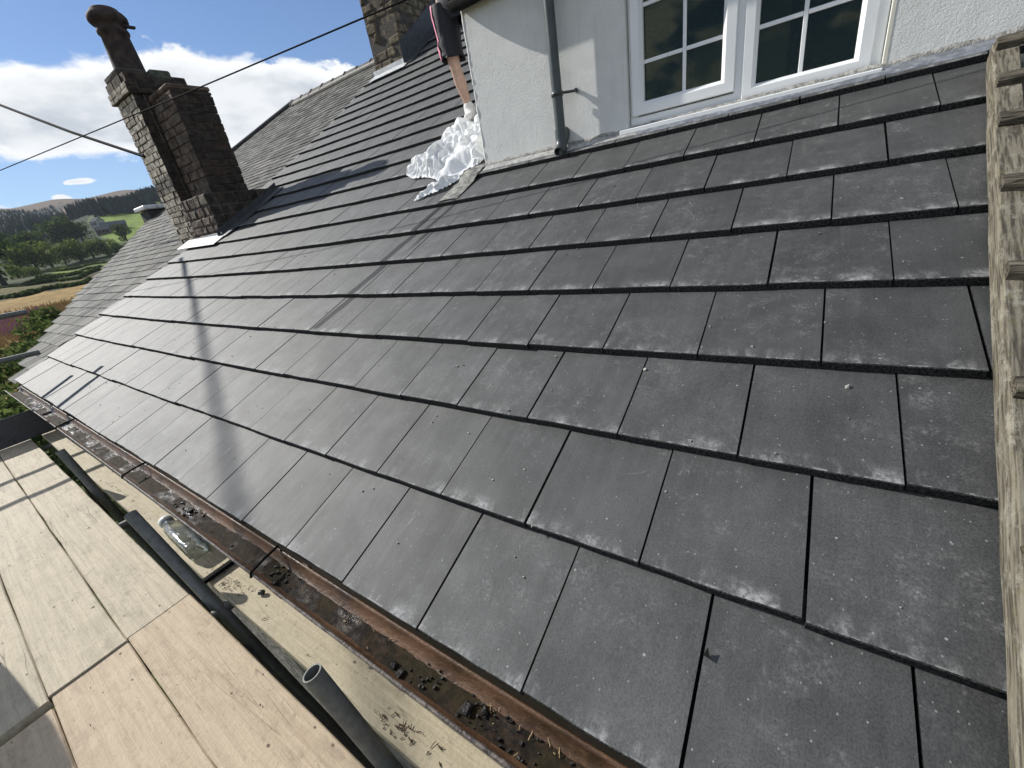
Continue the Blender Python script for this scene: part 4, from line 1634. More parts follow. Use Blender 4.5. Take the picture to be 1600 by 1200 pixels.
def build_far_chimney():
    ch = part_empty('chimney', cottage)
    ch['label'] = 'far chimney of rough brown rubble stone on the ridge'
    stack(ch, -7.17, -6.37, 6.45, 7.75, 3.0, 5.6, .15, .13, .30, M_STONE2, 'fr', seed=7, proud=.020, jit=.008, depth=.16, bev=.024)
    MB().box((-7.15, 6.47, 5.6), (-6.39, 7.73, 5.72)).build('cap_stone', M_MOSS, ch)
    b = MB()
    q0, q1 = S(-7.2, 7.25, .03), S(-6.35, 7.25, .03)
    b.add([(-7.21, 6.418, q0[2] - .12), (-6.33, 6.418, q1[2] - .12), (-6.33, 6.418, q1[2] + .10), (-7.21, 6.418, q0[2] + .10), (-7.21, 6.44, q0[2] - .12), (-6.33, 6.44, q1[2] - .12), (-6.33, 6.44, q1[2] + .10), (-7.21, 6.44, q0[2] + .10)],
          [(0, 1, 2, 3), (3, 2, 6, 7), (1, 5, 6, 2), (0, 3, 7, 4)])
    b.add([S(-7.22, 7.10, .04), S(-6.25, 7.10, .04), S(-6.25, 7.28, .04), S(-7.22, 7.28, .04)], [(0, 1, 2, 3)])
    b.build('lead_apron', M_LEAD_NEW, ch)
    b = MB()
    ys = np.linspace(7.22, 8.6, 8)
    vs = []
    for y in ys:
        q = S(-6.3, y, .03)
        vs += [(-6.335, q[1], q[2] + .34), (-6.325, q[1], q[2] + .02), tuple(S(-6.12, y, .034)), tuple(S(-6.12, y, .02))]
    fs = [(i * 4 + e, i * 4 + e + 1, i * 4 + 5 + e, i * 4 + 4 + e) for i in range(len(ys) - 1) for e in range(3)]
    b.add(vs, fs).build('side_flashing', M_LEAD_DARK, ch)


build_near_chimney()
build_far_chimney()


def stain_strip():
    """lead valley soaker and its run-off mark below the wall corner"""
    b = MB()
    vs = []
    ys = np.linspace(7.06 * G, 8.5 * G, 7)
    for y in ys:
        for x in (-2.50, -2.42, -2.40, -2.30):
            k = (y / G) % 1.0
            vs.append(S(x + .02 * (y - 2.7), y, HT * (1 - k * .8) + .004 + (.006 if x in (-2.42, -2.40) else 0)))
    b.add(vs, [(i * 4 + e, i * 4 + e + 1, i * 4 + 5 + e, i * 4 + 4 + e) for i in range(len(ys) - 1) for e in range(3)])
    b.build('lead_soaker', simple('mortar_smeared_lead', (.21, .205, .185), .7, .6, 22, .006), roof)


stain_strip()

# ------------------------------------------------------------------ neighbouring roof of old stone slates
HIP_Y = [-.1, .14, .30, .46, .87, 1.22, 2.0, 3.16, 4.3, 5.2, 7.13, 7.94, 8.45]
HIP_X = [-6.6, -7.13, -7.66, -8.2, -9.19, -9.88, -11.3, -12.65, -13.9, -14.2, -12.93, -12.12, -11.45]
OX = -7.3


def SO(X, Y, h=0.0):
    z = zs(OX, Y) - .045 + h
    return np.array([X, Y * CT - z * ST, Y * ST + z * CT])


def build_neighbour():
    nb = thing('neighbouring_cottage', 'old neighbouring cottage under a weathered grey stone slate roof', 'house', (0, 0, 0))
    rf = part_empty('slate_roof', nb)
    M_SL = slate_mat()
    rng = random.Random(33)
    gs = .165
    sl = []
    k = 0
    Y = -.02
    while Y < 8.42:
        gsl = gs * (1.12 - .04 * Y)
        x = -7.28 - rng.uniform(0, .15) if Y > .3 else -6.9
        left = min(lerp(Y, HIP_Y, HIP_X), lerp(Y + gsl * 1.5, HIP_Y, HIP_X))
        while x > left:
            w = rng.uniform(.16, .34)
            if x - w < left + .05:
                w = max(.05, x - left)
            ey = (SO(x, Y + gsl) - SO(x, Y))
            lb = max(0.0, lerp(Y, HIP_Y, HIP_X) - (x - w))
            lt = max(0.0, lerp(Y + gsl * 1.5, HIP_Y, HIP_X) - (x - w))
            if x - w > left + .03:
                lb = lt = 0.0
            sl.append((area_px([SO(x - w, Y), SO(x, Y), SO(x, Y + gsl), SO(x - w, Y + gsl)]), x - w, Y, w, gsl, (lb, lt) if x - w <= left + .03 else (0, 0)))
            x -= w
        Y += gsl
        k += 1
    sl.sort(key=lambda q: -q[0])
    jv, jf, jt, jr = [], [], [], []
    for n, (a, x, Y, w, gsl, k) in enumerate(sl):
        t = rng.uniform(.006, .010)
        L = gsl * 1.5
        j = lambda s=.006: rng.uniform(-s, s)
        p0 = SO(x, Y + j(), .012 + rng.uniform(0, .004))
        ey = SO(x, Y + gsl) - SO(x, Y); ey /= np.linalg.norm(ey)
        nr = np.cross((1, 0, 0), ey)
        M = frame(p0, (1, j(.006), j(.006)), ey - nr * .010 / gsl)
        g = .005
        vs = [(g, j(), -t), (w - g, j(), -t), (w - g, L, -t), (g, L, -t), (g + j(.003), j(), 0), (w * .5, j(), j(.002)), (w - g + j(.003), j(), 0), (w - g, L, 0), (g, L, 0)]
        vs[0] = (vs[0][0], vs[4][1], -t); vs[1] = (vs[1][0], vs[6][1], -t)
        if k != (0, 0):
            lb, lt = min(k[0], w - .02), min(k[1], w - .02)
            for q_, sh_ in ((0, lb), (4, lb), (3, lt), (8, lt)):
                vs[q_] = (min(vs[q_][0] + sh_, w - .01), *vs[q_][1:])
            vs[5] = ((vs[4][0] + vs[6][0]) / 2, *vs[5][1:])
        fs = [(4, 5, 6, 7, 8), (0, 1, 6, 5, 4), (1, 2, 7, 6), (0, 4, 8, 3), (2, 3, 8, 7), (0, 3, 2, 1)]
        r = rng.random()
        if n < 300:
            me = bpy.data.meshes.new('slate')
            me.from_pydata(vs, [], fs)
            at_ = me.attributes.new('tc', 'FLOAT_VECTOR', 'POINT'); at_.data.foreach_set('vector', np.array(vs, np.float32).ravel())
            set_rn(me, [r] * len(vs))
            me.materials.append(M_SL)
            o = bpy.data.objects.new('slate', me); COL.objects.link(o); o.parent = rf; o.matrix_local = M
        else:
            b = len(jv)
            jv += [tuple(M @ Vector(p)) for p in vs]
            jt += [(p[0] + n * .77, p[1], p[2] + n * .41) for p in vs]
            jr += [r] * len(vs)
            jf += [tuple(q + b for q in f) for f in fs]
    me = bpy.data.meshes.new('slating')
    me.from_pydata(jv, [], jf)
    at_ = me.attributes.new('tc', 'FLOAT_VECTOR', 'POINT'); at_.data.foreach_set('vector', np.array(jt, np.float32).ravel())
    set_rn(me, jr)
    me.materials.append(M_SL)
    o = bpy.data.objects.new('slating', me); COL.objects.link(o); o.parent = rf; o['kind'] = 'stuff'
    # boarding below and the far slope
    ys = np.linspace(-.05, 8.45, 30)
    b = MB()
    vs = []
    for y in ys:
        vs += [SO(lerp(y, HIP_Y, HIP_X) + .03, y, -.02), SO(-7.2 if y > .3 else -6.9, y, -.02)]
    b.add(vs, [(i * 2, i * 2 + 1, i * 2 + 3, i * 2 + 2) for i in range(len(ys) - 1)])
    top_l, top_r = SO(-11.45, 8.45, -.02), SO(-2.3, 8.45, -.02)
    b.build('roof_deck', M_DECK, rf)
    b = MB()
    rr = SO(-11.4, 8.45, .0); r2 = SO(-7.2, 8.45, 0)
    back = 5.0
    b.add([rr, r2, (r2[0], r2[1] + back, r2[2] - 3.2), (rr[0], rr[1] + back, rr[2] - 3.2)], [(0, 1, 2, 3)])
    hip = [SO(lerp(y, HIP_Y, HIP_X), y, -.01) for y in np.linspace(0, 8.45, 30)]
    low = [np.array([h[0] - 1.2, h[1] + 1.5, max(-3, h[2] - 3.0)]) for h in hip]
    n = len(hip)
    b.add(hip + low, [(i, i + 1, n + i + 1, n + i) for i in range(n - 1)])
    b.build('rear_slope', simple('rear_slates', (.06, .058, .05), .8, .3, 4), rf)
    # ridge tiles
    x = -7.25
    rz = SO(0, 8.45, .03)
    i = 0
    while x > -11.2:
        l = rng.uniform(.42, .50)
        b = MB()
        prof = [(-.16, -.10), (-.10, -.02), (-.04, .035), (.04, .035), (.10, -.02), (.16, -.10)]
        dz = rng.uniform(-.008, .012)
        vs = []
        for xx, e in ((x, 0.0), (x - l + .03, 0.0), (x - l + .03, .018), (x - l, .018)):
            for (py, pz) in prof:
                vs.append((xx, rz[1] + py * (1 + e * 3), rz[2] + pz + dz + e))
        fs = [(s_ * 6 + e, s_ * 6 + e + 1, s_ * 6 + 7 + e, s_ * 6 + 6 + e) for s_ in range(3) for e in range(5)]
        fs += [tuple(range(6)), tuple(18 + e for e in range(6))]
        b.add(vs, fs).build('ridge_tile', simple('dark_ridge_tile', (.075, .07, .06), .8, .4, 14, .01), rf)
        x -= l
        i += 1
    b = MB()
    b.tube([SO(-7.25, 8.30, .025), SO(-9, 8.30, .03), SO(-11.2, 8.30, .025)], [.045, .05, .045], 6)
    b.build('ridge_mortar', M_MORTAR, rf)
    # dark hip roll and undercloak along the left edge
    b = MB()
    pts = [SO(lerp(y, HIP_Y, HIP_X), y, .035) for y in np.linspace(6.2, 8.45, 10)]
    b.tube(pts, .055, 7)
    b.build('hip_capping', M_LEAD_DARK, rf)
    b = MB()
    pts = [SO(lerp(y, HIP_Y, HIP_X) - .015, y, -.035) for y in np.linspace(0.05, 1.5, 10)]
    b.tube(pts, .03, 7)
    b.build('undercloak', simple('dark_timber_edge', (.03, .026, .022), .9), rf)
    # little flat-topped projection near the hip
    c = SO(-14.05, 4.85, .0)
    b = MB(); b.bevbox((c[0] - .25, c[1] - .35, c[2] - .5), (c[0] + .35, c[1] + .3, c[2] + .02), .02); b.build('vent_box', simple('dark_slate_cheek', (.04, .04, .04), .8), rf)
    b = MB(); b.bevbox((c[0] - .32, c[1] - .42, c[2] + .04), (c[0] + .42, c[1] + .36, c[2] + .14), .02); b.build('vent_cover', M_LEAD_NEW, rf)
    # walls below
    MB().box((-13.5, 3.0, -3.2), (-7.4, 9.5, .9)).build('stone_wall', simple('rubble_house_wall', (.22, .20, .17)), nb)


build_neighbour()

# ------------------------------------------------------------------ roof ladder
def build_ladder():
    x0, y0 = .243, 0.0
    p = S(.243, 0, HT)
    tl = thing('roof_ladder', 'weathered timber roof ladder spotted with lichen, lying up the tiles', 'ladder', tuple(S(.25, -.3, HT)))
    def LX(y): return .236 + .0865 * y
    def rail(off, name, ya, yb):
        n = 22
        b = MB(); vs = []
        for i in range(n + 1):
            y = ya + (yb - ya) * i / n
            x = LX(y) + off
            wv = .003 * mnoise.noise(Vector((y * 5, off, 0)))
            r_ = random.Random(i + int(off * 100))
            for dx, h in ((0, HT + .004), (.072, HT + .004), (.074, .086), (.067, .0965), (.006, .0965), (-.001, .088)):
                vs.append(S(x + dx + wv + r_.uniform(-.0015, .0015), y, h + r_.uniform(-.0012, .0012)))
        fs = [(i * 6 + e, i * 6 + (e + 1) % 6, i * 6 + 6 + (e + 1) % 6, i * 6 + 6 + e) for i in range(n) for e in range(6)]
        fs += [tuple(range(6)), tuple(n * 6 + e for e in range(6))]
        b.add(vs, fs)
        o0 = vs[0]
        b.v = [tuple(np.array(v) - np.array(o0)) for v in b.v]
        o = b.build(name, M_LADDER, tl)
        o.matrix_parent_inverse = Matrix.Identity(4)
        o.location = Vector(o0) - WORLD_LOC(tl)
    rail(0, 'rail', -.45, 2.76)
    rail(.42, 'rail', -.45, 2.76)
    rg = random.Random(5)
    for y in (2.70, 2.40, 2.12, 1.735, 1.335, .945, .56, .18, -.2):
        b = MB()
        x = LX(y) + .004
        vs = []
        n = 10
        for i in range(n + 1):
            xx = x + .50 * i / n
            wv = .004 * mnoise.noise(Vector((xx * 8, y * 3, 0)))
            hh = .030 + .004 * mnoise.noise(Vector((xx * 11, y * 3, 5)))
            wd = .027 if i not in (0, n) else .021
            yy = y + .02 * (xx - x)
            for dy, h in ((-wd, .098), (-wd * 1.02, .098 + hh * .7), (-wd * .7, .098 + hh), (wd * .7, .098 + hh), (wd, .098 + hh * .7), (wd, .098)):
                vs.append(S(xx, yy + dy + wv, h + rg.uniform(-.0016, .0016)))
        fs = [(i * 6 + e, i * 6 + (e + 1) % 6, i * 6 + 6 + (e + 1) % 6, i * 6 + 6 + e) for i in range(n) for e in range(6)]
        fs += [tuple(range(6)), tuple(n * 6 + e for e in range(6))]
        b.add(vs, fs)
        o0 = vs[0]
        b.v = [tuple(np.array(v) - np.array(o0)) for v in b.v]
        o = b.build('rung', M_RUNG, tl)
        o.matrix_parent_inverse = Matrix.Identity(4)
        o.location = Vector(o0) - WORLD_LOC(tl)


build_ladder()

# ------------------------------------------------------------------ scaffold
ZB = -.33


def board(label, x0, x1, y0, y1, z, mat, dz=0.0, group='scaffold boards of the platform', seed=0):
    rng = random.Random(seed)
    b = MB()
    n = 16
    vs = []
    t = .038
    for i in range(n + 1):
        x = x0 + (x1 - x0) * i / n
        e = rng.uniform(-.0022, .0022); e2 = rng.uniform(-.0022, .0022)
        zz = z + dz * (x - x0) / (x1 - x0) + .0015 * math.sin(x * 2 + seed)
        c = .004
        prof = [(y0 + e, zz - t), (y0 + e, zz - c), (y0 + e + c, zz), ((y0 + y1) / 2, zz - .0015), (y1 + e2 - c, zz), (y1 + e2, zz - c), (y1 + e2, zz - t)]
        vs += [(x, p, q) for p, q in prof]
    fs = [(i * 7 + k, i * 7 + (k + 1) % 7, i * 7 + 7 + (k + 1) % 7, i * 7 + 7 + k) for i in range(n) for k in range(7)]
    fs += [tuple(range(7)), tuple(n * 7 + k for k in range(7))]
    b.add(vs, fs)
    o = b.build('scaffold_board', mat)
    return tag(o, label, 'board', group)


board('grey-stained board on the far side of the butt joint, next to the gap', -6.05, -2.163, -.458, -.234, ZB, M_BOARD, 0, seed=1)
board('weathered board with a split, second from the gap beyond the butt joint', -6.05, -2.150, -.690, -.4615, ZB + .004, M_BOARD, 0, seed=2)
board('weathered board third from the gap, beyond the wide dark end joint', -6.05, -2.125, -.922, -.6935, ZB + .006, M_BOARD, 0, seed=3)
board('weathered board outermost of the far set of boards', -6.05, -2.12, -1.155, -.9255, ZB + .002, M_BOARD, 0, seed=4)
board('fresh orange-tinged sawn board on the near side of the butt joint, next to the gap', -2.159, 1.76, -.457, -.233, ZB - .002, M_BOARD_NEW, 0, seed=5)
board('tan sawn board with a knot, second from the gap on the near side', -2.142, 1.76, -.688, -.4602, ZB - .006, M_BOARD_NEW, 0, seed=6)
board('tan sawn board third from the gap on the near side, partly in shadow', -2.098, 1.76, -.920, -.6915, ZB - .014, M_BOARD_NEW, 0, seed=7)
board('tan sawn board outermost of the near set of boards', -2.10, 1.76, -1.152, -.928, ZB - .01, M_BOARD_NEW, 0, seed=8)
board('pale inner board half under the rusty gutter, beyond the dark gap', -6.02, 1.6, -.158, .06, ZB, M_BOARD_PALE, 0, seed=9)


b = MB()
b.bevbox((-5.985, -1.25, ZB + .008), (-5.947, -.052, ZB + .262), .006, 0, .004)
tag(b.build('stop_board', M_BOARD_GREY), 'dark grey board standing on edge across the far end of the platform', 'board')


def tube_thing(label, pts, cat='tube', group='scaffold tubes', r=.0242, name='scaffold_tube'):
    b = MB()
    b.tube(pts, r, 20, hollow=.16)
    return tag(b.build(name, M_STEEL, fix=True), label, cat, group)


G_TUBE = 'scaffold tubes'
def standard(label, base, top):
    base, top = np.array(base), np.array(top)
    d = (base - top) / (base - top)[2]
    foot = base + d * (-2.68)
    tube_thing(label, [foot, top], 'tube', G_TUBE)


standard('thick open-topped standard nearest to the camera, beside the rusty gutter', (-.895, -.198, ZB), (-.985, -.221, .03))
standard('open-topped standard beside the clear bottle, second along the gap', (-2.06, -.197, ZB), (-2.43, -.222, .02))
standard('open-topped standard at the far end of the gap, near the stop board', (-3.90, -.19, ZB), (-4.02, -.212, -.02))
tube_thing('ledger tube lying deep in the dark gap with its pale open end showing', [(-2.17, -.222, ZB - .20), (1.7, -.222, ZB - .20)])
tube_thing('upper guard rail tube across the far end of the scaffold', [(-6.12, -1.5, .81), (-6.0, .245, .775)])
tube_thing('lower guard rail tube across the far end of the scaffold', [(-6.12, -1.5, .46), (-6.0, .165, .405)])
for x, lab in ((-5.7, 'farthest transom tube under the far boards'), (-3.3, 'transom tube under the middle of the far boards'), (-2.0, 'transom tube under the butt joint of the boards'), (-.2, 'transom tube under the near boards')):
    tube_thing(lab, [(x, -1.4, ZB - .063), (x, .12, ZB - .063)])
tube_thing('outer ledger tube under the scaffold platform', [(-6.3, -1.3, ZB - .112), (1.8, -1.3, ZB - .112)])
for x, lab in ((-6.12, 'outer standard carrying the guard rails at the far end'), (1.5, 'outer standard at the near end of the scaffold')):
    tube_thing(lab, [(x, -1.52, -3.0), (x, -1.52, 1.3)])
# couplers at the guard rail corner keep it readable from the side
b = MB()
for z in (.81, .46):
    b.bevbox((-6.16, -1.545, z - .035), (-6.075, -1.46, z + .035), .01)
tag(b.build('tube_coupler', M_STEEL_DK), 'steel couplers clamping the guard rails to the outer standard', 'coupler')


def build_small():
    # flat black bar from the gap to the gutter
    b = MB()
    b.bevbox((-2.165, -.175, ZB + .004), (-2.137, -.04, ZB + .022), .002)
    tag(b.build('iron_bar', M_BLACK), 'flat black iron bar lying across the inner board beside the bottle', 'bar')
    b = MB()
    b.lathe([(.0095, 0), (.0105, .003), (.0105, .018), (.009, .021)], (-1.835, -.078, ZB + .0105), (.8, .5, 0.0), 12)
    tag(b.build('pipe_plug', M_STEEL_DK), 'small dark cylindrical plug lying on the inner board by the gutter', 'plug')
    # clear square bottle lying on its side
    p = np.array([-2.36, -.103, ZB + .0475])
    q = np.array([-2.83, -.094, ZB + .0475])
    ax = (q - p) / np.linalg.norm(q - p)
    L = np.linalg.norm(q - p)
    side = np.cross(ax, (0, 0, 1)); upv = np.cross(side, ax)
    prof = [(.036, .0), (.043, .006), (.0445, .02), (.0425, .045), (.0445, .052), (.0425, .058), (.0445, .066), (.0425, .072), (.0445, .082), (.044, .30), (.041, .345), (.032, .375), (.029, .39), (.0292, .432), (.027, .434)]
    seg = 32
    def sup(t, r, k):
        c, s_ = math.cos(t), math.sin(t)
        e = 2 / k
        return math.copysign(abs(c) ** e, c) * r, math.copysign(abs(s_) ** e, s_) * r
    bt = thing('bottle', 'clear ribbed plastic bottle lying on the inner board', 'bottle', tuple(p - np.array([0, 0, .0465])))
    for nm, sc_, flip in (('body', 1.0, 0),):
        vs, fs = [], []
        rings = [(r, h) for r, h in prof] + [(r - .0017, max(h, .002)) for r, h in reversed(prof)]
        for r, h in rings:
            k = 5.0 if h < .34 else 2.0
            for t in np.linspace(0, 2 * math.pi, seg, endpoint=False):
                c, s_ = sup(t, r, k)
                vs.append(p + ax * h * L / .47 + side * c + upv * s_)
        m_ = len(rings)
        for i in range(m_ - 1):
            for k in range(seg):
                fs.append((i * seg + k, i * seg + (k + 1) % seg, (i + 1) * seg + (k + 1) % seg, (i + 1) * seg + k))
        fs += [tuple(range(seg))[::-1], tuple((m_ - 1) * seg + k for k in range(seg))]
        MB().add(vs, fs, 0, True).build('body', M_BOTTLE, bt)
    b = MB()
    b.lathe([(.030, 0), (.0335, .002), (.0335, .030), (.030, .033), (.001, .034)], p + ax * .436 * L / .47, tuple(ax), 24)
    b.build('cap', simple('translucent_cap', (.72, .74, .70), .3, .05), bt)
    # twigs and grit dropped on the inner board and platform
    rng = random.Random(12)
    b = MB()
    for k in range(150):
        x = rng.choice((rng.uniform(-4.5, .2), rng.gauss(-2.1, .1), rng.gauss(-.9, .06)))
        y = rng.choice((rng.uniform(-.15, -.10), rng.uniform(-.9, -.25), rng.uniform(-.15, -.1)))
        if y < -.2 and rng.random() < .5:
            continue
        a = rng.uniform(0, 3.14); l = rng.uniform(.003, .02); r = rng.uniform(.0007, .0018)
        z = ZB + .002 + r
        b.tube([(x, y, z), (x + math.cos(a) * l, y + math.sin(a) * l, z + rng.uniform(0, .003))], r, 4)
    for k in range(10):
        x, y = rng.gauss(-2.02, .07), rng.uniform(-.125, -.09)
        a = rng.uniform(0, 3.14); l = rng.uniform(.02, .05)
        b.tube([(x, y, ZB + .004), (x + math.cos(a) * l * .5, y + math.sin(a) * l * .3, ZB + .012), (x + math.cos(a) * l, y + math.sin(a) * l * .5, ZB + .005)], .0009, 4)
    o = b.build('twig_litter', simple('brown_twigs', (.07, .045, .025), .8, .4)); o['kind'] = 'stuff'
    # crumbs of mortar on the tiles
    b = MB()
    for k in range(260):
        X, Y = rng.uniform(-5, .2), rng.uniform(.05, 2.8)
        kk = (Y / G) % 1.0
        s = rng.uniform(.0009, .0028)
        p = S(X, Y, HT - kk * (TT + .0005) + s * .7)
        b.box(p - s, p + s * rng.uniform(.6, 1.4), 0, s * .5)
    for (X, Y, s) in ((-.49, 1.0, .006), (-1.30, .92, .007), (-1.27, .93, .006), (.06, 1.0, .006)):
        kk = (Y / G) % 1.0
        p = S(X, Y, HT - kk * TT + s * .4)
        b.box(p - s * .6, p + s * .6, 0, s * .4)
    o = b.build('mortar_crumbs', simple('mortar_crumb', (.30, .29, .26), .9, .4)); o['kind'] = 'stuff'
    b = MB()
    p = S(-.160, .225, .014)
    b.add([p + (-.006, 0, 0), p + (.008, -.004, .001), p + (.001, .012, .014), p + (-.004, .006, .002)], [(0, 1, 2), (0, 2, 3), (1, 2, 3), (0, 1, 3)])
    tag(b.build('slate_chip', M_BLACK), 'tiny dark slate chip on a tile joint near the eaves', 'chip')


build_small()


def build_shadow_sack():  # sack added out of view so that its shadow falls on the boards
    rng = random.Random(2)
    base = np.array([-3.12, -1.0, ZB + .006])
    prof = [(.001, 0), (.17, .0), (.21, .06), (.22, .25), (.20, .5), (.19, .7), (.15, .84), (.07, .90), (.10, .97), (.06, 1.0), (.001, .96)]
    vs, fs = [], []
    seg = 28
    for i, (r_, h) in enumerate(prof):
        for k in range(seg):
            a = 2 * math.pi * k / seg
            w = 1 + .25 * mnoise.noise(Vector((math.cos(a) * 1.6, math.sin(a) * 1.6, h * 4)))
            vs.append(base + (r_ * w * math.cos(a), r_ * w * .6 * math.sin(a), h))
    for i in range(len(prof) - 1):
        for k in range(seg):
            fs.append((i * seg + k, i * seg + (k + 1) % seg, (i + 1) * seg + (k + 1) % seg, (i + 1) * seg + k))
    tag(MB().add(vs, fs, 0, True).build('shadow_casting_sack', simple('shadow_sack_weave', (.30, .29, .26), .9, .2, 30, .004)), 'unseen grey sack added on the outer boards to cast a shadow', 'sack')


build_shadow_sack()

# ------------------------------------------------------------------ overhead cables
def cable(label, pts, r, sag=0.0):
    b = MB()
    P = [np.array(p, float) for p in pts]
    out = []
    n = 40
    for i in range(n + 1):
        t = i / n
        k = t * (len(P) - 1); j = min(int(k), len(P) - 2)
        q = P[j] + (P[j + 1] - P[j]) * (k - j)
        out.append(q - np.array([0, 0, sag * 4 * t * (1 - t)]))
    b.tube(out, r, 8)
    return tag(b.build('overhead_cable', M_CABLE), label, 'cable', 'overhead cables')


cable('thin grey cable crossing in front of both chimneys', [(-12.5, .50, 2.50), (-8.85, 1.075, 2.385), (-4.69, 1.695, 2.262), (-1.9, 2.11, 2.19), (1.35, 2.60, 2.19)], .0055)
A1 = CAM + px_dir(218, 242) * 8.35
B1 = CAM + px_dir(0, 164) * 12.0
C1 = CAM + px_dir(110, 206) * 9.9
cable('thick black cable running from the left to the nearer chimney', [B1 + (B1 - C1) * 3, B1, C1, A1 + (A1 - C1) * .06], .021)
pA = S(-7.095, 2.22) - 5.0 * SUN
pB = S(-2.17, .141) - 13.0 * SUN
cable('unseen thick cable added to cast the soft shadow band on the roof', [pA, pB, pB + (pB - pA) * .4], .027)  # added out of view, unattached, only for its shadow across the tiles

# ------------------------------------------------------------------ dust sheet
def build_sheet():
    from mathutils import geometry
    outline_px = [(-2.98, 3.88), (-2.74, 3.90), (-2.42, 3.74), (-2.38, 3.35), (-2.36, 3.02), (-2.50, 2.96), (-2.48, 2.80), (-2.60, 2.70), (-2.72, 2.66), (-2.85, 2.60), (-2.83, 2.72), (-2.70, 2.84),
                  (-2.82, 2.93), (-3.02, 3.02), (-3.20, 3.05), (-3.36, 3.16), (-3.44, 3.38), (-3.36, 3.44), (-3.14, 3.38), (-3.16, 3.58), (-3.18, 3.70), (-3.20, 3.88), (-3.08, 3.88)]
    poly = [Vector((a, b)) for a, b in outline_px]
    def inside(x, y):
        c = False
        j = len(poly) - 1
        for i in range(len(poly)):
            if (poly[i].y > y) != (poly[j].y > y) and x < (poly[j].x - poly[i].x) * (y - poly[i].y) / (poly[j].y - poly[i].y) + poly[i].x:
                c = not c
            j = i
        return c
    def edge_d(x, y):
        d = 9
        p = Vector((x, y))
        for i in range(len(poly)):
            a, b = poly[i - 1], poly[i]
            t = max(0, min(1, (p - a).dot(b - a) / (b - a).length_squared))
            d = min(d, (p - a - (b - a) * t).length)
        return d
    # a larger cloth squeezed into this outline buckles into folds (small mass-spring relaxation)
    st = .0115
    x0, x1, y0, y1 = -3.48, -2.32, 2.56, 3.95
    nx, ny = int((x1 - x0) / st), int((y1 - y0) / st)
    cell = np.zeros((nx, ny), bool)
    for i in range(nx):
        for j in range(ny):
            cell[i, j] = inside(x0 + (i + .5) * st, y0 + (j + .5) * st)
    use = np.zeros((nx + 1, ny + 1), bool)
    use[:-1, :-1] |= cell; use[1:, :-1] |= cell; use[:-1, 1:] |= cell; use[1:, 1:] |= cell
    idx = -np.ones((nx + 1, ny + 1), int)
    ii, jj = np.nonzero(use)
    idx[ii, jj] = np.arange(len(ii))
    P = np.zeros((len(ii), 3))
    P[:, 0] = x0 + ii * st; P[:, 1] = y0 + jj * st
    D = np.array([edge_d(p[0], p[1]) for p in P])
    rng = np.random.default_rng(4)
    loc = np.array([1.40 + .65 * max(0.0, mnoise.noise(Vector((p[0] * 4, p[1] * 4, 5))) + .35) for p in P])
    loc[np.hypot((P[:, 0] + 2.60) / .16, (P[:, 1] - 3.05) / .2) < 1] = 1.08      # a smoother billow low on the right
    for k in range(len(P)):
        q = Vector((P[k, 0] + .07 * mnoise.noise(Vector((P[k, 0] * 5, P[k, 1] * 5, 11))), P[k, 1] + .07 * mnoise.noise(Vector((P[k, 0] * 5, P[k, 1] * 5, 17))), 0))
        e = min(1, D[k] / .06)
        P[k, 2] = .006 + e * (.02 + .10 * abs(mnoise.noise(q * 4.6)) + .05 * abs(mnoise.noise(q * 10.5 + Vector((0, 0, 4)))) + .020 * rng.normal()) + .035 * min(1, D[k] / .2)
    low = np.array([(.085 if p[1] > 3.0 else .05) * min(1, D[k] / .13) * (.75 + .7 * mnoise.noise(Vector((p[0] * 7, p[1] * 7, 3)))) for k, p in enumerate(P)])
    P[:, 2] += low
    pin = D < st * .9
    home = P[pin].copy()
    sets = []
    for (a, b, w, k_) in ((1, 0, 1.0, 1.0), (0, 1, 1.0, 1.0), (1, 1, 1.0, .8), (1, -1, 1.0, .8), (2, 0, .30, 1.0), (0, 2, .30, 1.0), (3, 0, .10, 1.0), (0, 3, .10, 1.0)):
        I, J = np.nonzero(idx >= 0)
        ok = (I + a <= nx) & (J + b <= ny) & (J + b >= 0)
        I, J = I[ok], J[ok]
        o = idx[I + a, J + b]
        ok = o >= 0
        m0, m1 = idx[I, J][ok], o[ok]
        L0 = st * math.hypot(a, b) * (loc[m0] + loc[m1]) / 2 * (1.0 if max(abs(a), abs(b)) < 2 else .93)
        sets.append((m0, m1, L0, w))
    n = len(P)
    cnt = np.zeros(n)
    for m0, m1, L0, w in sets:
        cnt += (np.bincount(m0, minlength=n) + np.bincount(m1, minlength=n)) * w
    for it in range(170):
        acc = np.zeros((n, 3))
        for m0, m1, L0, w in sets:
            d = P[m1] - P[m0]
            ln = np.linalg.norm(d, axis=1) + 1e-9
            c = d * ((ln - L0) / ln * .5 * w)[:, None]
            for ax in range(3):
                acc[:, ax] += np.bincount(m0, c[:, ax], n) - np.bincount(m1, c[:, ax], n)
        P += acc / cnt[:, None] * 1.7
        P[:, 2] -= .0003
        P[:, 2] = np.clip(P[:, 2], np.maximum(.004, low), .26)
        P[pin, :2] += (home[:, :2] - P[pin, :2]) * .35
        P[pin, 2] = np.minimum(P[pin, 2], .02)
    fs = []
    for i in range(nx):
        for j in range(ny):
            if cell[i, j]:
                fs.append((idx[i, j], idx[i + 1, j], idx[i + 1, j + 1], idx[i, j + 1]))
    vs = [S(min(p[0], -2.295), p[1], HT + p[2]) for p in P]
    b = MB().add(vs, fs, 0, True)
    o = b.build('dust_sheet', M_CLOTH, fix=False)
    sm = o.modifiers.new('smooth', 'SMOOTH'); sm.iterations = 1; sm.factor = .35
    sb = o.modifiers.new('sub', 'SUBSURF'); sb.levels = sb.render_levels = 1
    tag(o, 'crumpled white dust sheet bunched on the tiles beside the wall corner', 'sheet')


build_sheet()

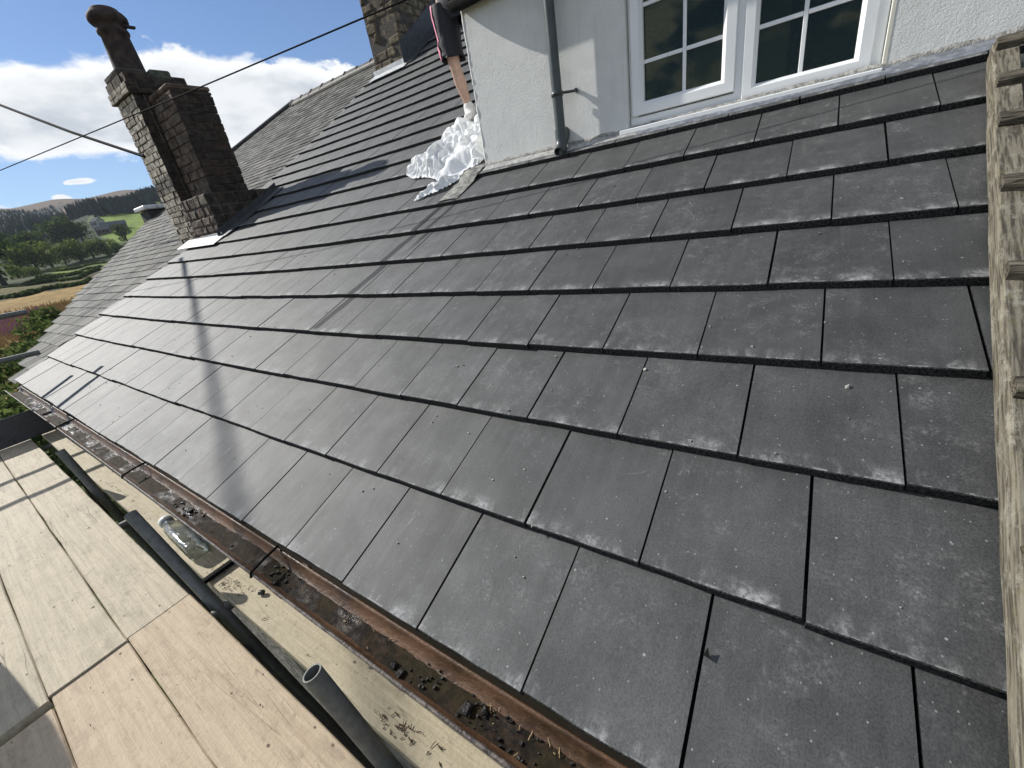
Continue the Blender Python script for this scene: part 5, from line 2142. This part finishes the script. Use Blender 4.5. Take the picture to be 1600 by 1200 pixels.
# ------------------------------------------------------------------ the roofer
def skin_mesh(name, verts, edges, radii, levels=2):
    me = bpy.data.meshes.new(name)
    me.from_pydata([tuple(v) for v in verts], edges, [])
    o = bpy.data.objects.new(name, me)
    COL.objects.link(o)
    sk = o.modifiers.new('skin', 'SKIN')
    me.skin_vertices.new() if not me.skin_vertices else None
    for i, r in enumerate(radii):
        me.skin_vertices[0].data[i].radius = r if hasattr(r, '__len__') else (r, r)
        me.skin_vertices[0].data[i].use_root = (i == 0)
    o.modifiers.new('sub', 'SUBSURF').levels = levels
    dg = bpy.context.evaluated_depsgraph_get()
    out = bpy.data.meshes.new_from_object(o.evaluated_get(dg))
    bpy.data.objects.remove(o)
    out.polygons.foreach_set('use_smooth', [True] * len(out.polygons))
    return out


def build_person():
    foot = S(-3.03, 4.02, HT)
    pr = thing('person', 'person in black shorts with a pink side stripe and white socks standing on the tiles', 'person', tuple(foot))
    ank = foot + (-.035, .06, .085)
    knee = np.array([-3.085, foot[1] - .05, foot[2] + .505])
    hip = np.array([-3.115, foot[1] - .02, foot[2] + .93])
    lfoot = S(-2.66, 4.06, HT)
    lank = lfoot + (0, .06, .085)
    lknee = np.array([-2.73, lfoot[1] - .06, lfoot[2] + .50])
    pel = np.array([-2.95, foot[1] - .0, foot[2] + .97])
    lhip = np.array([-2.80, pel[1] - .02, foot[2] + .93])
    v = [pel]; r = [(.13, .095)]; e = []
    def add(p, rad, par):
        v.append(np.array(p, float)); r.append(rad); e.append((par, len(v) - 1)); return len(v) - 1
    # torso leaning slightly to the wall
    sp = add(pel + (.01, -.02, .22), (.14, .10), 0)
    chst = add(pel + (.03, -.05, .42), (.165, .115), sp)
    nk = add(pel + (.045, -.075, .56), (.06, .06), chst)
    hd0 = add(pel + (.05, -.10, .66), (.075, .08), nk)
    hd1 = add(pel + (.055, -.115, .75), (.082, .095), hd0)
    add(pel + (.06, -.11, .83), (.06, .07), hd1)
    for sx, dy in ((-1, 0), (1, 0)):
        sh = add(pel + (.035 + sx * .19, -.05, .49), .058, chst)
        el = add(pel + (.06 + sx * .25, -.18, .30), .043, sh)
        wr = add(pel + (.12 + sx * .18, -.34, .46), .028, el)
        hand = add(pel + (.13 + sx * .17, -.40, .475), (.034, .020), wr)
        for k in range(4):
            b0 = add(pel + (.13 + sx * .17 + (k - 1.5) * .019, -.455, .478), .0095, hand)
            b1 = add(pel + (.13 + sx * .17 + (k - 1.5) * .021, -.490, .468), .0085, b0)
            add(pel + (.13 + sx * .17 + (k - 1.5) * .021, -.510 + abs(k - 1.5) * .006, .450), .0075, b1)
        t0 = add(pel + (.13 + sx * .17 - sx * .035, -.425, .460), .011, hand)
        add(pel + (.13 + sx * .17 - sx * .045, -.455, .445), .009, t0)
    def leg(h, k, a, f):
        h_ = add(h, .092, 0)
        th = add(h * .55 + k * .45, .084, h_)
        kn = add(k, .062, th)
        kb = add(k + (a - k) * .14, .054, kn)
        cf = add(k + (a - k) * .34 + np.array([-.012, .016, 0]), .066, kb)
        cg = add(k + (a - k) * .52 + np.array([-.006, .012, 0]), .055, cf)
        lo = add(k + (a - k) * .76, .039, cg)
        an = add(a, .035, lo)
        he = add(f + np.array([-.005, .085, .040]), .034, an)
        md = add(f + np.array([.035, -.05, .035]), (.038, .028), an)
        add(f + np.array([.06, -.135, .024]), (.038, .018), md)
    leg(hip, knee, ank, foot)
    leg(lhip, lknee, lank, lfoot)
    body = skin_mesh('body', v, e, r)
    link('body', body, M_SKIN, pr)
    # face
    fc = v[hd1]
    b = MB()
    for sx in (-1, 1):
        b.lathe([(.001, 0), (.009, .002), (.011, .006), (.001, .010)], fc + (sx * .032, -.090, .0), (0, -1, 0), 10)
    b.build('eye', simple('eye_white', (.7, .7, .7), .3), pr)
    b = MB(); b.tube([fc + (0, -.09, .015), fc + (0, -.112, -.02), fc + (0, -.095, -.035)], [.008, .014, .008], 8); b.build('nose', M_SKIN, pr)
    b = MB(); b.tube([fc + (-.024, -.086, -.062), fc + (0, -.095, -.064), fc + (.024, -.086, -.062)], .005, 6); b.build('mouth', simple('lips', (.35, .12, .10), .5), pr)
    for sx in (-1, 1):
        b = MB(); b.lathe([(.001, 0), (.026, .002), (.028, .010), (.016, .016)], fc + (sx * .080, .0, -.005), (sx, .2, 0), 12, 0, .6); b.build('ear', M_SKIN, pr)
    b = MB(); b.lathe([(.094, -.02), (.100, .03), (.092, .07), (.060, .105), (.001, .118)], fc + (0, .022, .0), (0, .25, 1), 18); b.build('hair', M_HAIR, pr)

    def cloth(name, rows, mat, seg=24, wr=.006, parent=pr):
        """rows: (centre, rx, ry)"""
        vs, fs = [], []
        for i, (c, rx, ry) in enumerate(rows):
            for k in range(seg):
                a = 2 * math.pi * k / seg
                w = 1 + wr * 12 * mnoise.noise(Vector((math.cos(a) * 2.2, math.sin(a) * 2.2, i * .35)))
                vs.append((c[0] + rx * w * math.cos(a), c[1] + ry * w * math.sin(a), c[2] + .006 * mnoise.noise(Vector((math.cos(a) * 3, math.sin(a) * 3, i)))))
        for i in range(len(rows) - 1):
            for k in range(seg):
                fs.append((i * seg + k, i * seg + (k + 1) % seg, (i + 1) * seg + (k + 1) % seg, (i + 1) * seg + k))
        n = len(vs)
        # turn the hem inwards for thickness
        c, rx, ry = rows[0]
        vs += [(c[0] + (p[0] - c[0]) * .90, c[1] + (p[1] - c[1]) * .90, p[2] + .02) for p in vs[:seg]]
        fs += [(k, n + k, n + (k + 1) % seg, (k + 1) % seg) for k in range(seg)]
        return MB().add(vs, fs, 0, True).build(name, mat, parent)
    # shorts: two legs and a seat in one mesh
    vs, fs = [], []
    def rows_for(h, k, sx):
        hem = k + (h - k) * .06
        out = []
        for t, rx in ((0, .126), (.06, .125), (.14, .119), (.24, .123), (.36, .117), (.5, .124), (.65, .120), (.82, .128), (1.0, .130)):
            c = hem + (h + np.array([0, 0, .02]) - hem) * t
            out.append((c, rx * .88, rx))
        return out
    m = MB()
    seg = 24
    for h, k, sx in ((hip, knee, -1), (lhip, lknee, 1)):
        rows = rows_for(h, k, sx)
        vs, fs = [], []
        for i, (c, rx, ry) in enumerate(rows):
            for q in range(seg):
                a = 2 * math.pi * q / seg
                w = 1 + .13 * mnoise.noise(Vector((math.cos(a) * 2 + sx, math.sin(a) * 2, i * .8)))
                vs.append((c[0] + rx * w * math.cos(a), c[1] + ry * w * math.sin(a), c[2] + .006 * math.cos(3 * a)))
        for i in range(len(rows) - 1):
            for q in range(seg):
                fs.append((i * seg + q, i * seg + (q + 1) % seg, (i + 1) * seg + (q + 1) % seg, (i + 1) * seg + q))
        n = len(vs)
        c = rows[0][0]
        vs += [(c[0] + (p[0] - c[0]) * .9, c[1] + (p[1] - c[1]) * .9, p[2] + .03) for p in vs[:seg]]
        fs += [(q, n + q, n + (q + 1) % seg, (q + 1) % seg) for q in range(seg)]
        m.add(vs, fs, 0, True)
    rows = [(pel + (0, 0, -.16), .18, .10), (pel + (0, 0, -.07), .235, .15), (pel + (0, 0, .0), .235, .155), (pel + (0, 0, .08), .20, .14), (pel + (0, 0, .14), .19, .135)]
    vs, fs = [], []
    for c, rx, ry in rows:
        for q in range(seg):
            a = 2 * math.pi * q / seg
            vs.append((c[0] + rx * math.cos(a), c[1] + ry * math.sin(a), c[2]))
    for i in range(4):
        for q in range(seg):
            fs.append((i * seg + q, i * seg + (q + 1) % seg, (i + 1) * seg + (q + 1) % seg, (i + 1) * seg + q))
    m.add(vs, fs, 0, True)
    sh = m.build('shorts', M_SHORTS, pr)
    # stripe down the outer seam
    rows = rows_for(hip, knee, -1)
    vs = []
    for i, (c, rx, ry) in enumerate(rows):
        for a in (3.93, 4.02, 4.13, 4.24):
            w = 1 + .13 * mnoise.noise(Vector((math.cos(a) * 2 - 1, math.sin(a) * 2, i * .8)))
            vs.append((c[0] + (rx * w + .009) * math.cos(a), c[1] + (ry * w + .009) * math.sin(a), c[2] + .006 * math.cos(3 * a)))
    MB().add(vs, [(i * 4 + q, i * 4 + q + 1, i * 4 + 5 + q, i * 4 + 4 + q) for i in range(len(rows) - 1) for q in range(3)], 0, True).build('stripe', M_PINK, pr, fix=False)
    cloth('shirt', [(pel + (0, 0, .05), .19, .14), (pel + (.01, -.02, .22), .185, .135), (pel + (.03, -.05, .42), .205, .145), (pel + (.035, -.06, .50), .185, .11), (pel + (.04, -.07, .545), .10, .075)], M_SHIRT)
    # socks
    for f, a in ((foot, ank), (lfoot, lank)):
        k = knee if f is foot else lknee
        sv = [a + (k - a) * .26, a, f + np.array([-.005, .09, .044]), f + np.array([.035, -.05, .038]), f + np.array([.06, -.14, .027]), a + (k - a) * .10]
        me = skin_mesh('sock', [sv[0], sv[5], sv[1], sv[2], sv[3], sv[4]], [(0, 1), (1, 2), (2, 3), (2, 4), (4, 5)], [.056, .052, .050, .048, (.052, .040), (.048, .029)])
        link('sock', me, M_SOCK, pr)


build_person()
